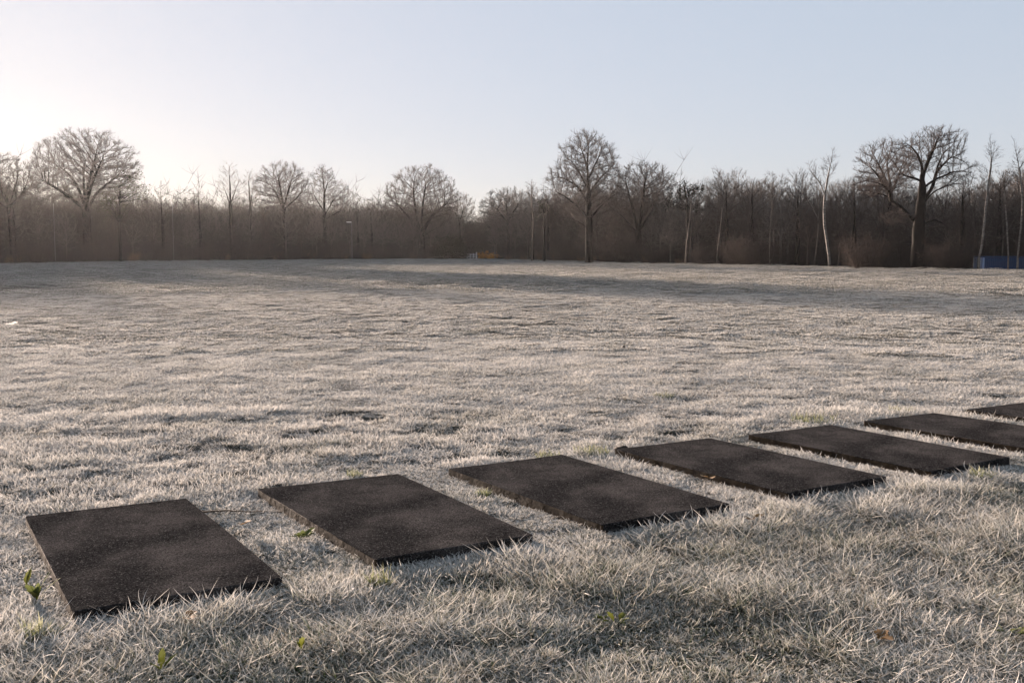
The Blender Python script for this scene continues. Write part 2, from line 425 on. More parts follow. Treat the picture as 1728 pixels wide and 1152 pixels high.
# ------------------------------------------------------------------ scatter object: prototypes and points in ONE mesh, instanced by geometry nodes
def scatter(name, protos, P, rot, scl, idx, mats):
    """protos: list of (V, tris, quads, matidx, tint, along)."""
    Vs, T, Q, ft, fq, mt, mq, ti, al = [], [], [], [], [], [], [], [], []
    off = 0
    for k, (V, t, q, mi, tn, a) in enumerate(protos):
        Vs.append(V); T.append(t + off); Q.append(q + off)
        ft.append(np.full(len(t), k)); fq.append(np.full(len(q), k))
        mt.append(np.full(len(t), mi)); mq.append(np.full(len(q), mi))
        ti.append(tn); al.append(a); off += len(V)
    n0 = off; n = len(P)
    V = np.concatenate(Vs + [P])
    z3 = np.zeros((n0, 3), np.float32)
    me = mesh_np(name, V, np.concatenate(T), np.concatenate(Q), smooth=True,
        fattr={'proto': ('INT', np.concatenate(ft + fq).astype(np.int32))},
        pattr={'ispt': ('BOOLEAN', np.concatenate([np.zeros(n0, bool), np.ones(n, bool)])),
               'rot': ('FLOAT_VECTOR', np.concatenate([z3, rot]).astype(np.float32)),
               'scl': ('FLOAT_VECTOR', np.concatenate([z3, scl]).astype(np.float32)),
               'pidx': ('INT', np.concatenate([np.zeros(n0), idx]).astype(np.int32)),
               'tint': ('FLOAT', np.concatenate(ti + [np.zeros(n)]).astype(np.float32)),
               'along': ('FLOAT', np.concatenate(al + [np.zeros(n)]).astype(np.float32))})
    me.polygons.foreach_set('material_index', np.concatenate(mt + mq).astype(np.int32))
    for mm in mats: me.materials.append(mm)
    o = link(name, me)
    ng = bpy.data.node_groups.new(name, 'GeometryNodeTree')
    ng.interface.new_socket('Geometry', in_out='INPUT', socket_type='NodeSocketGeometry')
    ng.interface.new_socket('Geometry', in_out='OUTPUT', socket_type='NodeSocketGeometry')
    L = ng.links.new
    gi = ng.nodes.new('NodeGroupInput'); go = ng.nodes.new('NodeGroupOutput')
    def named(nm, ty):
        a = ng.nodes.new('GeometryNodeInputNamedAttribute'); a.data_type = ty
        a.inputs['Name'].default_value = nm
        return a.outputs['Attribute']
    pr = named('proto', 'INT')
    join = ng.nodes.new('GeometryNodeJoinGeometry')
    for k in range(len(protos)):
        cmp_ = ng.nodes.new('FunctionNodeCompare'); cmp_.data_type = 'INT'; cmp_.operation = 'EQUAL'
        ia = [s for s in cmp_.inputs if s.type == 'INT']
        L(pr, ia[0]); ia[1].default_value = k
        sg = ng.nodes.new('GeometryNodeSeparateGeometry'); sg.domain = 'FACE'
        L(gi.outputs[0], sg.inputs['Geometry']); L(cmp_.outputs[0], sg.inputs['Selection'])
        g2 = ng.nodes.new('GeometryNodeGeometryToInstance')
        L(sg.outputs['Selection'], g2.inputs[0]); L(g2.outputs[0], join.inputs[0])
    sp_ = ng.nodes.new('GeometryNodeSeparateGeometry'); sp_.domain = 'POINT'
    L(gi.outputs[0], sp_.inputs['Geometry']); L(named('ispt', 'BOOLEAN'), sp_.inputs['Selection'])
    mp_ = ng.nodes.new('GeometryNodeMeshToPoints'); L(sp_.outputs['Selection'], mp_.inputs[0])
    iop = ng.nodes.new('GeometryNodeInstanceOnPoints')
    L(mp_.outputs[0], iop.inputs['Points']); L(join.outputs[0], iop.inputs['Instance'])
    iop.inputs['Pick Instance'].default_value = True
    L(named('pidx', 'INT'), iop.inputs['Instance Index'])
    er = ng.nodes.new('FunctionNodeEulerToRotation'); L(named('rot', 'FLOAT_VECTOR'), er.inputs[0])
    L(er.outputs[0], iop.inputs['Rotation']); L(named('scl', 'FLOAT_VECTOR'), iop.inputs['Scale'])
    L(iop.outputs[0], go.inputs[0])
    md = o.modifiers.new('scatter', 'NODES'); md.node_group = ng
    return o

def blades(n, rs, radius, L0, L1, w0, w1, th0, th1, segs=4, square=False):
    """n curved tapering blades; th0/th1: (lo, hi) lean from vertical at root and tip."""
    a = rs.rand(n) * 2 * PI; rr = radius * np.sqrt(rs.rand(n)); pa = rs.rand(n) * 2 * PI
    bx, by = np.cos(pa) * rr, np.sin(pa) * rr
    Ln = L0 + (L1 - L0) * rs.rand(n) ** 1.4
    w = w0 + (w1 - w0) * rs.rand(n)
    t0 = th0[0] + (th0[1] - th0[0]) * rs.rand(n)
    t1 = t0 + th1[0] + (th1[1] - th1[0]) * rs.rand(n)
    tw = (rs.rand(n) - 0.5) * 1.6; yaw = (rs.rand(n) - 0.5) * 1.4 + rs.randn(n) * 0.9 * (t0 > 0.6)
    x, y, z = bx.copy(), by.copy(), np.zeros(n) - 0.006
    cen = [(x.copy(), y.copy(), z.copy())]
    for s in range(segs):
        f = (s + 0.5) / segs
        th = t0 + (t1 - t0) * f; aa = a + yaw * f
        st = Ln / segs
        x = x + np.sin(th) * np.cos(aa) * st; y = y + np.sin(th) * np.sin(aa) * st; z = z + np.cos(th) * st
        z = np.maximum(z, 0.001 + 0.004 * rs.rand(n))
        cen.append((x.copy(), y.copy(), z.copy()))
    rows = []; along = []
    for s in range(segs + 1):
        f = s / segs
        ww = w * 0.5 * (1 - f ** 2.2) * (0.6 + 0.8 * min(1, f * 3)) if s < segs else 0 * w
        cx, cy, cz = cen[s]
        aa = a + yaw * f + PI / 2 + tw * f
        dz = np.sin(tw) * 0.7
        if s < segs:
            rows.append(np.stack([cx - np.cos(aa) * ww, cy - np.sin(aa) * ww, cz - dz * ww], -1))
            rows.append(np.stack([cx + np.cos(aa) * ww, cy + np.sin(aa) * ww, cz + dz * ww], -1))
            along += [np.full(n, f)] * 2
        else:
            rows.append(np.stack([cx, cy, cz], -1)); along.append(np.ones(n))
    nv = len(rows)
    V = np.stack(rows, 1).reshape(-1, 3); A = np.stack(along, 1).reshape(-1)
    b0 = np.arange(n)[:, None] * nv
    q = []
    for s in range(segs - 1):
        q.append(b0 + np.array([[2 * s, 2 * s + 1, 2 * s + 3, 2 * s + 2]]))
    Qd = np.concatenate(q)
    T = b0 + np.array([[2 * segs - 2, 2 * segs - 1, 2 * segs]])
    tint = np.repeat(rs.rand(n), nv)
    return V, T, Qd, tint, A

def merge(parts):
    V, T, Q, ti, al = [], [], [], [], []; off = 0
    for v, t, q, a, b_ in parts:
        V.append(v); T.append(t + off); Q.append(q + off); ti.append(a); al.append(b_); off += len(v)
    return np.concatenate(V), np.concatenate(T), np.concatenate(Q), np.concatenate(ti), np.concatenate(al)

def build_grass():
    rs = np.random.RandomState(11)
    protos = []
    # near patches: matted lying blades, upright ones, a few long straws
    for k in range(6):
        v = merge([blades(150, rs, 0.13, 0.03, 0.10, 0.0024, 0.0058, (0.7, 1.45), (-0.3, 0.9), 4),
                   blades(110, rs, 0.13, 0.018, 0.042, 0.0024, 0.0054, (0.0, 0.9), (0.1, 1.3), 4),
                   blades(4, rs, 0.12, 0.10, 0.20, 0.0022, 0.0034, (1.1, 1.5), (0.0, 0.35), 6)])
        protos.append((v[0], v[1], v[2], 0, v[3], v[4]))
    # standing tufts
    for k in range(3):
        v = merge([blades(70, rs, 0.035, 0.06, 0.13, 0.0025, 0.0045, (0.0, 0.55), (0.2, 1.1), 5),
                   blades(40, rs, 0.05, 0.05, 0.10, 0.0025, 0.0045, (0.6, 1.3), (0.1, 0.8), 4)])
        protos.append((v[0], v[1], v[2], 0, v[3], v[4]))
    # straw thatch for the rough strip nearest the viewer
    for k in range(3):
        v = merge([blades(60, rs, 0.12, 0.09, 0.20, 0.0020, 0.0040, (0.9, 1.45), (-0.35, 0.7), 7),
                   blades(25, rs, 0.10, 0.05, 0.11, 0.0024, 0.0045, (0.1, 0.9), (0.3, 1.4), 6)])
        protos.append((v[0], v[1], v[2], 0, v[3], v[4]))
    # middle distance
    for k in range(3):
        v = merge([blades(260, rs, 0.30, 0.03, 0.09, 0.006, 0.011, (0.6, 1.4), (-0.1, 0.9), 3),
                   blades(200, rs, 0.30, 0.02, 0.055, 0.006, 0.011, (0.0, 0.9), (0.1, 1.1), 3)])
        protos.append((v[0], v[1], v[2], 0, v[3], v[4]))
    # far
    for k in range(2):
        v = blades(900, rs, 1.3, 0.035, 0.075, 0.016, 0.032, (0.1, 1.3), (0.1, 0.9), 2)
        protos.append((v[0], v[1], v[2], 0, v[3], v[4]))
    P, Ro, S, I = [], [], [], []
    def fan(n, d0, d1, half=36):
        D = np.sqrt(d0 ** 2 + (d1 ** 2 - d0 ** 2) * rs.rand(n))
        a = np.radians((rs.rand(n) * 2 - 1) * half)
        return np.sin(a) * D, np.cos(a) * D
    def put(x, y, ks, s0, s1, tuss=0.5):
        ok = np.ones(len(x), bool)
        for q in mat_quads: ok &= ~in_quad(x, y, q, 0.012)
        px = px_of(x, y)
        ok &= y < edge_D(px) + 3
        x, y = x[ok], y[ok]; n = len(x)
        z = height(x, y)
        f = 1 + tuss * (vnoise(x, y, 0.36, 1) * 1.5 + vnoise(x, y, 1.6, 9) * 0.1)
        near_mat = np.zeros(n, bool)
        for q in mat_quads: near_mat |= in_quad(x, y, q, 0.17)
        s = (s0 + (s1 - s0) * rs.rand(n))
        sz = s * np.clip(f, 0.66, 1.5) * np.where(y > 10, 0.75, 1.0)
        s = np.where(near_mat, s * 0.8, s); sz = np.where(near_mat, sz * 0.55, sz)
        P.append(np.stack([x, y, z], -1))
        Ro.append(np.stack([(rs.rand(n) - .5) * .25, (rs.rand(n) - .5) * .25, rs.rand(n) * 2 * PI], -1))
        S.append(np.stack([s, s, sz], -1)); I.append(rs.choice(ks, n))
    x, y = fan(4900, 2.6, 10.5); put(x, y, range(0, 6), 0.75, 1.05, 0.7)
    x, y = fan(9000, 4, 10); k = np.zeros(len(x), bool)
    for q in mat_quads: k |= in_quad(x, y, q, 0.26)
    put(x[k], y[k], range(0, 6), 0.7, 0.95, 0.5)
    x, y = fan(1100, 2.6, 5.2, 34); put(x, y, range(0, 6), 0.7, 1.0, 0.3)
    x, y = fan(620, 2.6, 14); nm = np.zeros(len(x), bool)
    for q in mat_quads: nm |= in_quad(x, y, q, 0.10)
    x, y = x[~nm], y[~nm]; put(x, y, range(6, 9), 0.4, 0.75, 0.6)
    x, y = fan(2600, 2.6, 7.6); k = (vnoise(x, y, 1.2, 12) + 0.25 * np.clip(px_of(x, y) / 1728, -1, 1.5) + 0.1 > 0.0) & (y < 5.2 + x * 0.55)
    put(x[k], y[k], range(9, 12), 0.8, 1.2, 0.6)
    x, y = fan(14000, 10, 18); put(x, y, range(0, 6), 0.85, 1.25, 0.55)
    x, y = fan(12500, 16, 42); put(x, y, range(12, 15), 0.9, 1.3, 0.5)
    x, y = fan(12000, 38, 185); put(x, y, range(15, 17), 0.9, 1.3, 0.15)
    # joined instances come out in reverse link order
    I2 = len(protos) - 1 - np.concatenate(I)
    o = scatter('frosted_grass', protos, np.concatenate(P), np.concatenate(Ro), np.concatenate(S), I2, [M['grass']])
    tag(o, 'short matted grass white with frost covering the field', 'grass', kind='stuff')
    return len(protos)
build_grass()

# ------------------------------------------------------------------ mats
def build_mat(q, label):
    c = Vector((sum(p[0] for p in q) / 4, sum(p[1] for p in q) / 4))
    u = Vector(q[1]) - Vector(q[0]); ang = math.atan2(u.y, u.x)
    bm = bmesh.new()
    rnd = random.Random(int(abs(c.x) * 1000)); ph = rnd.uniform(0, 6)
    pts = []
    for i in range(4):                                    # corners slightly rounded
        p = Vector(q[i]); a = (Vector(q[i - 1]) - p).normalized(); b_ = (Vector(q[(i + 1) % 4]) - p).normalized()
        for t in range(4):
            f = t / 3
            r_ = 0.014
            k = p + a * r_ * (1 - f) ** 2 + b_ * r_ * f ** 2
            pts.append(k)
        nx = Vector(q[(i + 1) % 4]); ln = (nx - p).length; nn = int(ln / 0.07)
        for t in range(1, nn):                            # slightly uneven cut edge
            e_ = b_ * (ln * t / nn)
            pts.append(p + e_ + Vector((-b_.y, b_.x)) * rnd.uniform(-0.0003, 0.0003))
    ca, sa = math.cos(-ang), math.sin(-ang)
    vs = []
    for k in pts:
        d = k - c
        vs.append(bm.verts.new((d.x * ca - d.y * sa, d.x * sa + d.y * ca, 0.0)))
    f = bm.faces.new(vs)
    bm.normal_update()
    if f.normal.z < 0: f.normal_flip()
    ex = bmesh.ops.extrude_face_region(bm, geom=[f])
    top = [g for g in ex['geom'] if isinstance(g, bmesh.types.BMVert)]
    for v in top: v.co.z += MAT_T + 0.03 + 0.004 * math.sin(v.co.x * 3.1 + ph) * math.cos(v.co.y * 2.3 + ph)
    bm.normal_update()
    te = [e for e in bm.edges if all(v in top for v in e.verts)]
    bmesh.ops.bevel(bm, geom=te, offset=0.006, segments=3, affect='EDGES', profile=0.6)
    bmesh.ops.recalc_face_normals(bm, faces=bm.faces)
    me = bpy.data.meshes.new('rubber_mat')
    bm.to_mesh(me); bm.free()
    me.materials.append(M['rubber']); me.materials.append(M['mat_lit_flank'])
    for f in me.polygons:                                  # left flank only: sunlit brown put into its colour
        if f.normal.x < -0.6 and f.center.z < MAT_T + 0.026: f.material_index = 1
    o = link('rubber_mat', me)
    o.location = (c.x, c.y, -0.03); o.rotation_euler = (0, 0, ang)
    return tag(o, label, 'mat', 'black rubber mats laid in a row on the grass')
mat_labels = [
    'nearest black rubber mat, at the left end of the row',
    'second black rubber mat of the row, just right of the nearest one',
    'third black rubber mat of the row, below the big centre tree',
    'fourth black rubber mat of the row, in the middle of the seven',
    'fifth black rubber mat, last whole one before the right edge of the photo',
    'sixth black rubber mat of the row, its right end cut by the photo edge',
    'farthest rubber mat, only its left corner showing at the right edge',
]
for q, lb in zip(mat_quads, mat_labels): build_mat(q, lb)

# ------------------------------------------------------------------ trees: space colonisation
def tube_chain(P, Rad, sides, out):
    """Append a tube along points P (n,3) with radii Rad to out = [V, tris, quads, count]."""
    n = len(P)
    T = np.gradient(P, axis=0)
    T /= np.linalg.norm(T, axis=1, keepdims=True) + 1e-9
    ref = np.array([0.31, 0.87, 0.12]) if abs(T[:, 2]).mean() > 0.6 else np.array([0.05, 0.1, 1.0])
    A = np.cross(T, ref); A /= np.linalg.norm(A, axis=1, keepdims=True) + 1e-9
    B = np.cross(T, A)
    an = np.arange(sides) / sides * 2 * PI
    V = P[:, None] + (A[:, None] * np.cos(an)[None, :, None] + B[:, None] * np.sin(an)[None, :, None]) * Rad[:, None, None]
    o = out[3]
    i = np.arange(n - 1)[:, None] * sides; j = np.arange(sides)[None]; j2 = (j + 1) % sides
    out[0].append(V.reshape(-1, 3))
    out[2].append((np.stack([i + j, i + j2, i + sides + j2, i + sides + j], -1).reshape(-1, 4) + o))
    out[3] += n * sides

def twig_mesh(P0, D0, L, r, rs, out, curve=0.25, up=0.15):
    """Vectorised tapering three-sided twigs with two segments each."""
    n = len(P0)
    if n == 0: return np.zeros((0, 3)), np.zeros((0, 3))
    D0 = D0 / (np.linalg.norm(D0, axis=1, keepdims=True) + 1e-9)
    D1 = D0 + (rs.rand(n, 3) - 0.5) * curve * 2; D1[:, 2] += up
    D1 /= np.linalg.norm(D1, axis=1, keepdims=True)
    P1 = P0 + D0 * L[:, None] * 0.5; P2 = P1 + D1 * L[:, None] * 0.5
    ref = rs.rand(n, 3) - 0.5
    A = np.cross(D0, ref); A /= np.linalg.norm(A, axis=1, keepdims=True) + 1e-9
    B = np.cross(D0, A)
    ring = []
    for base, rr in ((P0, r), (P1, r * 0.7)):
        for k in range(3):
            c, s = math.cos(k * 2 * PI / 3), math.sin(k * 2 * PI / 3)
            ring.append(base + (A * c + B * s) * rr[:, None])
    ring.append(P2)
    V = np.stack(ring, 1).reshape(-1, 3)
    b0 = np.arange(n)[:, None] * 7 + out[3]
    out[2].append(np.concatenate([b0 + np.array([[k, (k + 1) % 3, 3 + (k + 1) % 3, 3 + k]]) for k in range(3)]))
    out[1].append(np.concatenate([b0 + np.array([[3 + k, 3 + (k + 1) % 3, 6]]) for k in range(3)]))
    out[0].append(V); out[3] += n * 7
    return P1, D1

def leaf_cards(P, size, rs, out, flat=0.0):
    """Small leaf-sized pointed faces at P with random orientation."""
    n = len(P)
    A = rs.randn(n, 3); A[:, 2] *= (1 - flat); A /= np.linalg.norm(A, axis=1, keepdims=True)
    B = np.cross(A, rs.randn(n, 3)); B /= np.linalg.norm(B, axis=1, keepdims=True)
    s = size * (0.5 + rs.rand(n))[:, None]
    V = np.stack([P - A * s, P - B * s * 0.45, P + A * s, P + B * s * 0.45], 1).reshape(-1, 3)
    b0 = np.arange(n)[:, None] * 4 + out[3]
    out[2].append(b0 + np.array([[0, 1, 2, 3]]))
    out[0].append(V); out[3] += n * 4

def out_new(): return [[], [], [], 0]
def out_arr(o):
    V = np.concatenate(o[0]) if o[0] else np.zeros((0, 3))
    T = np.concatenate(o[1]) if o[1] else np.zeros((0, 3), int)
    Q = np.concatenate(o[2]) if o[2] else np.zeros((0, 4), int)
    return V, T, Q

def resample(pl, step, rs, wob=0.0):
    pl = np.array(pl, float)
    seg = np.linalg.norm(np.diff(pl, axis=0), axis=1); s = np.concatenate([[0], np.cumsum(seg)])
    n = max(2, int(s[-1] / step) + 1)
    t = np.linspace(0, s[-1], n)
    Q = np.stack([np.interp(t, s, pl[:, k]) for k in range(3)], -1)
    for _ in range(3):                                     # soften the kinks
        if n > 3: Q[1:-1] = Q[1:-1] * 0.5 + (Q[:-2] + Q[2:]) * 0.25
    Q[1:] += (rs.rand(n - 1, 3) - 0.5) * wob
    return Q

def blob_points(blobs, rs):
    """blobs: (cx, cy, cz, rx, ry, rz, n, shell, zmin): attractors in an ellipsoid, pushed to its skin by shell."""
    out = []
    for (cx, cy, cz, rx, ry, rz, n, shell) in blobs:
        d = rs.randn(n, 3); d /= np.linalg.norm(d, axis=1, keepdims=True)
        u = rs.rand(n) ** (1 / shell)
        out.append(d * u[:, None] * np.array([rx, ry, rz]) + np.array([cx, cy, cz]))
    return np.concatenate(out)

def colonise(limbs, attr, rs, step=0.35, di=6.0, dk=0.7, iters=90, tropism=(0, 0, 0.12), wob=0.05):
    pos = []; par = []
    for li, pl in enumerate(limbs):
        Q = resample(pl, step, rs, wob)
        if li == 0:
            start = -1
        else:
            P_ = np.array(pos); start = int(np.argmin(np.linalg.norm(P_ - Q[0], axis=1))); Q = Q[1:]
        for k in range(len(Q)):
            pos.append(Q[k]); par.append(start if k == 0 else len(pos) - 2)
    pos = np.array(pos); par = list(par)
    nd = np.full(len(attr), 1e9); ni = np.zeros(len(attr), int)
    def upd(P_, base):
        for s in range(0, len(P_), 400):
            d = np.linalg.norm(attr[:, None] - P_[None, s:s + 400], axis=2)
            k = d.argmin(1); dm = d[np.arange(len(attr)), k]
            b_ = dm < nd
            nd[b_] = dm[b_]; ni[b_] = base + s + k[b_]
    upd(pos, 0)
    alive = nd > dk
    nch = np.zeros(20000, int)
    hub = np.array([attr[:, 0].mean(), attr[:, 1].mean(), np.percentile(attr[:, 2], 2)])
    allp = [pos]; total = len(pos); P_all = pos
    for it in range(iters):
        act = alive & (nd < di)
        if not act.any(): break
        dirs = attr[act] - P_all[ni[act]]
        dirs /= np.linalg.norm(dirs, axis=1, keepdims=True) + 1e-9
        S = np.zeros_like(P_all); np.add.at(S, ni[act], dirs)
        src = np.unique(ni[act])
        src = src[nch[src] < 3]
        if len(src) == 0: break
        v = S[src]; v /= np.linalg.norm(v, axis=1, keepdims=True) + 1e-9
        ow = P_all[src] - hub; ow /= np.linalg.norm(ow, axis=1, keepdims=True) + 1e-9
        v += ow * 0.45 + np.array(tropism) + (rs.rand(len(src), 3) - 0.5) * 0.35
        v /= np.linalg.norm(v, axis=1, keepdims=True) + 1e-9
        newp = P_all[src] + v * step
        da = attr[act]; dmin = np.full(len(src), 1e9); dsrc = np.full(len(P_all), 1e9)
        for q0 in range(0, len(da), 300):
            dmin = np.minimum(dmin, np.linalg.norm(newp[:, None] - da[None, q0:q0 + 300], axis=2).min(1))
        np.minimum.at(dsrc, ni[act], nd[act])
        nch[src] += 1
        ok = dmin < np.maximum(dk * 1.7, dsrc[src] - 0.2 * step)
        src, newp = src[ok], newp[ok]
        if len(src) == 0: continue
        par += list(src)
        P_all = np.concatenate([P_all, newp])
        upd(newp, total); total += len(newp)
        alive &= nd > dk
        if total > 9000: break
    return P_all, np.array(par)

def grow(limbs, blobs, seed, r_tip=0.016, expo=2.25, step=0.35, dk=0.7, di=6.0, split=0.055, tw=(2.2, 0.35, 0.9), tw_r=0.006,
         tw2=1.5, rmax=None, tropism=(0, 0, 0.12), flare=1.25, wob=0.05, droop=0.15):
    """Returns (trunk arrays, crown arrays, nodes). tw = twigs per thin node, min, max length."""
    rs = np.random.RandomState(seed)
    attr = blob_points(blobs, rs)
    P, par = colonise(limbs, attr, rs, step, di, dk, 100, tropism, wob)
    n = len(P)
    rad = np.zeros(n); acc = np.zeros(n)
    for i in range(n - 1, -1, -1):
        rad[i] = max(r_tip, acc[i] ** (1 / expo)) if acc[i] > 0 else r_tip
        if par[i] >= 0: acc[par[i]] += rad[i] ** expo
    if rmax: 
        k = rmax / rad[0]
        big = np.clip((rad - r_tip) / (rad[0] - r_tip + 1e-9), 0, 1) ** 1.3
        rad = rad * (1 + (k - 1) * big)
    # children, thickest first
    kids = [[] for _ in range(n)]
    for i in range(n):
        if par[i] >= 0: kids[par[i]].append(i)
    # smooth free nodes a little
    trunk, crown = out_new(), out_new()
    stack = [(0, -1)]
    h0 = P[0, 2]
    while stack:
        s, pre = stack.pop()
        chain = ([pre] if pre >= 0 else []) + [s]
        cur = s
        while kids[cur]:
            ks = sorted(kids[cur], key=lambda q: -rad[q])
            for q in ks[1:]: stack.append((q, cur))
            cur = ks[0]; chain.append(cur)
        ch = np.array(chain)
        cr = rad[ch].copy()
        if pre >= 0: cr[0] = min(cr[0], cr[1] * 1.25)
        cp = P[ch].copy()
        if len(cp) > 4:
            cp[1:-1] = cp[1:-1] * 0.5 + (cp[:-2] + cp[2:]) * 0.25
        if pre < 0:                                        # root flare
            z = cp[:, 2] - h0
            cr = cr * (1 + (flare - 1) * np.exp(-np.maximum(z, 0) / 0.5))
            cp[0, 2] -= 0.3
        cr[-1] = min(cr[-1], r_tip * 0.6)
        thick = np.where(cr >= split)[0]
        k = thick[-1] + 1 if len(thick) else 0
        if k >= 1:
            a = cp[:min(k + 1, len(cp))]; ra = cr[:len(a)]
            if len(a) >= 2: tube_chain(a, ra, 8 if ra.max() > 0.14 else 6, trunk)
        s0 = max(0, k)
        b_ = cp[s0:]; rb_ = cr[s0:]
        if len(b_) >= 2: tube_chain(b_, rb_, 4 if rb_.max() > 0.03 else 3, crown)
    # twigs on thin nodes
    thin = np.where((rad < 0.04) & (P[:, 2] > 1.0))[0]
    rep = rs.poisson(tw[0], len(thin)); idx = np.repeat(thin, rep)
    pp = np.maximum(par[idx], 0)
    bd = P[idx] - P[pp]; bd /= np.linalg.norm(bd, axis=1, keepdims=True) + 1e-9
    c = np.array([np.mean(P[:, 0]), np.mean(P[:, 1]), np.min([b2[2] for b2 in blobs]) * 0.8])
    ou = P[idx] - c; ou /= np.linalg.norm(ou, axis=1, keepdims=True) + 1e-9
    D0 = bd * 0.8 + ou * 0.55 + rs.randn(len(idx), 3) * 0.42
    L = tw[1] + (tw[2] - tw[1]) * rs.rand(len(idx))
    p1, d1 = twig_mesh(P[idx], D0, L, np.full(len(idx), tw_r), rs, crown, up=droop)
    if tw2 > 0:
        rep = rs.poisson(tw2, len(p1)); k = np.repeat(np.arange(len(p1)), rep)
        twig_mesh(p1[k], d1[k] + rs.randn(len(k), 3) * 0.5, L[k] * (0.3 + 0.4 * rs.rand(len(k))), np.full(len(k), tw_r * 0.75), rs, crown, up=droop)
    return trunk, crown, P, rad

def out_mesh(name, out, mat):
    V, T, Q = out_arr(out)
    me = mesh_np(name, V, T, Q, smooth=True)
    me.materials.append(mat)
    return me

def px_tree(name, label, cat, base, limbs, blobs, seed, D=None, bark='bark', twig='twig', group=None, lf=0.68, **kw):
    """Tree given in photograph columns/rows: turned into metres at its own distance."""
    bx, by = base
    if D is None: D = CAM_H * F_PX / (by - Y_H)
    if bx < 690: D = max(D, float(edge_D(bx)) + 4.5)       # their feet stand inside the wood
    s = D / F_PX * 1.0038
    X0 = at_dist(bx, D)
    rs = np.random.RandomState(seed + 500)
    z0 = float(height(np.array([X0]), np.array([D]))[0])
    zb = by - D * 0
    def cv(pl, first):
        o = []; yy = 0.0; sgn = rs.choice([-1, 1]); sl = rs.uniform(0.15, 0.55) * sgn
        for k, p in enumerate(pl):
            if len(p) == 3: yv = p[2] * s
            else:
                if first: yv = 0.0
                else: yv = yy + (math.hypot(p[0] - pl[0][0], p[1] - pl[0][1]) * s * sl if k else 0)
            o.append(((p[0] - bx) * s, yv, (by - p[1]) * s))
        return o
    Ls = [cv(pl, i == 0) for i, pl in enumerate(limbs)]
    for i in range(1, len(Ls)):                            # the outer part of each limb grows by itself
        if lf < 1:
            a, b_ = np.array(Ls[i][-2]), np.array(Ls[i][-1])
            Ls[i][-1] = tuple(a + (b_ - a) * (1 - (1 - lf) * 2))
    Bs = []
    for b_ in blobs:
        cx, cy, rx, ry, n, shell = b_[:6]; n = int(n * 1.9)
        dep = b_[6] if len(b_) > 6 else 0.85
        oy = b_[7] * s if len(b_) > 7 else 0
        Bs.append(((cx - bx) * s, oy, (by - cy) * s, rx * s, rx * s * dep, ry * s, n, shell))
    tr, cr, P, rad = grow(Ls, Bs, seed, **kw)
    root = empty(name, (X0, D, z0))
    link('trunk', out_mesh(name + '_trunk', tr, M[bark]), root)
    link('crown', out_mesh(name + '_crown', cr, M[twig]), root)
    tag(root, label, cat, group)
    return root, s, P

BIG = dict(tw=(3.8, 0.35, 1.0), tw_r=0.012, tw2=2.0, r_tip=0.020, dk=0.5, step=0.32)
trees = {}
# big domed tree on the left
trees['dome_left'] = px_tree('broad_domed_tree', 'broad dome-crowned bare tree, biggest on the left', 'tree', (148, 442.5),
    [[(148, 442), (148, 400), (147, 345)],
     [(147, 348), (140, 318), (136, 285), (140, 245)], [(147, 345), (150, 305), (156, 270), (160, 240)],
     [(147, 350), (165, 315), (185, 285), (205, 262)], [(146, 350), (125, 312), (102, 290), (75, 275)],
     [(146, 355), (120, 330), (95, 312), (70, 300)], [(148, 358), (172, 328), (200, 310), (225, 295)]],
    [(148, 290, 92, 64, 1350, 3.2), (148, 300, 70, 40, 350, 2), (215, 290, 26, 20, 120, 3), (85, 290, 26, 22, 120, 3)], 3, rmax=0.55, **BIG)
# domed tree in the middle
trees['dome_mid'] = px_tree('dome_crowned_tree', 'round dome-crowned bare tree beside the dark evergreen bush', 'tree', (712, 436.8),
    [[(712, 437), (712, 410), (710, 395)],
     [(710, 398), (704, 360), (700, 330), (703, 300)], [(711, 396), (716, 350), (722, 320), (728, 295)],
     [(711, 396), (728, 365), (745, 350), (768, 335)], [(710, 396), (693, 370), (675, 350), (662, 335)],
     [(712, 400), (735, 385), (755, 375), (772, 378)], [(710, 402), (690, 392), (670, 388)]],
    [(712, 335, 62, 52, 1100, 3.2), (712, 350, 50, 35, 260, 2), (755, 345, 24, 24, 100, 3), (672, 345, 24, 24, 100, 3)], 5, rmax=0.6, **BIG)
# tall centre tree with leader
trees['tall_centre'] = px_tree('tall_bare_tree', 'tallest bare tree of the centre with straight trunk and pointed crown', 'tree', (994, 443.5),
    [[(994, 444), (994, 400), (993, 350), (992, 310), (990, 280), (992, 250)],
     [(994, 372), (975, 350), (950, 332), (914, 318)], [(993, 345), (975, 315), (950, 300), (925, 298)],
     [(993, 325), (980, 295), (965, 270), (945, 262)], [(993, 330), (1010, 305), (1030, 285), (1050, 268)],
     [(994, 372), (1012, 350), (1035, 330), (1060, 318)], [(992, 305), (1005, 275), (1018, 250)],
     [(992, 300), (985, 270), (972, 245)], [(994, 388), (975, 372), (950, 368)], [(994, 385), (1012, 378), (1040, 385)],
     [(994, 398), (980, 388), (966, 386)]],
    [(990, 280, 50, 52, 800, 3), (985, 305, 68, 30, 450, 3), (995, 340, 62, 36, 350, 2), (990, 250, 30, 24, 150, 3)], 8, rmax=0.44, **BIG)
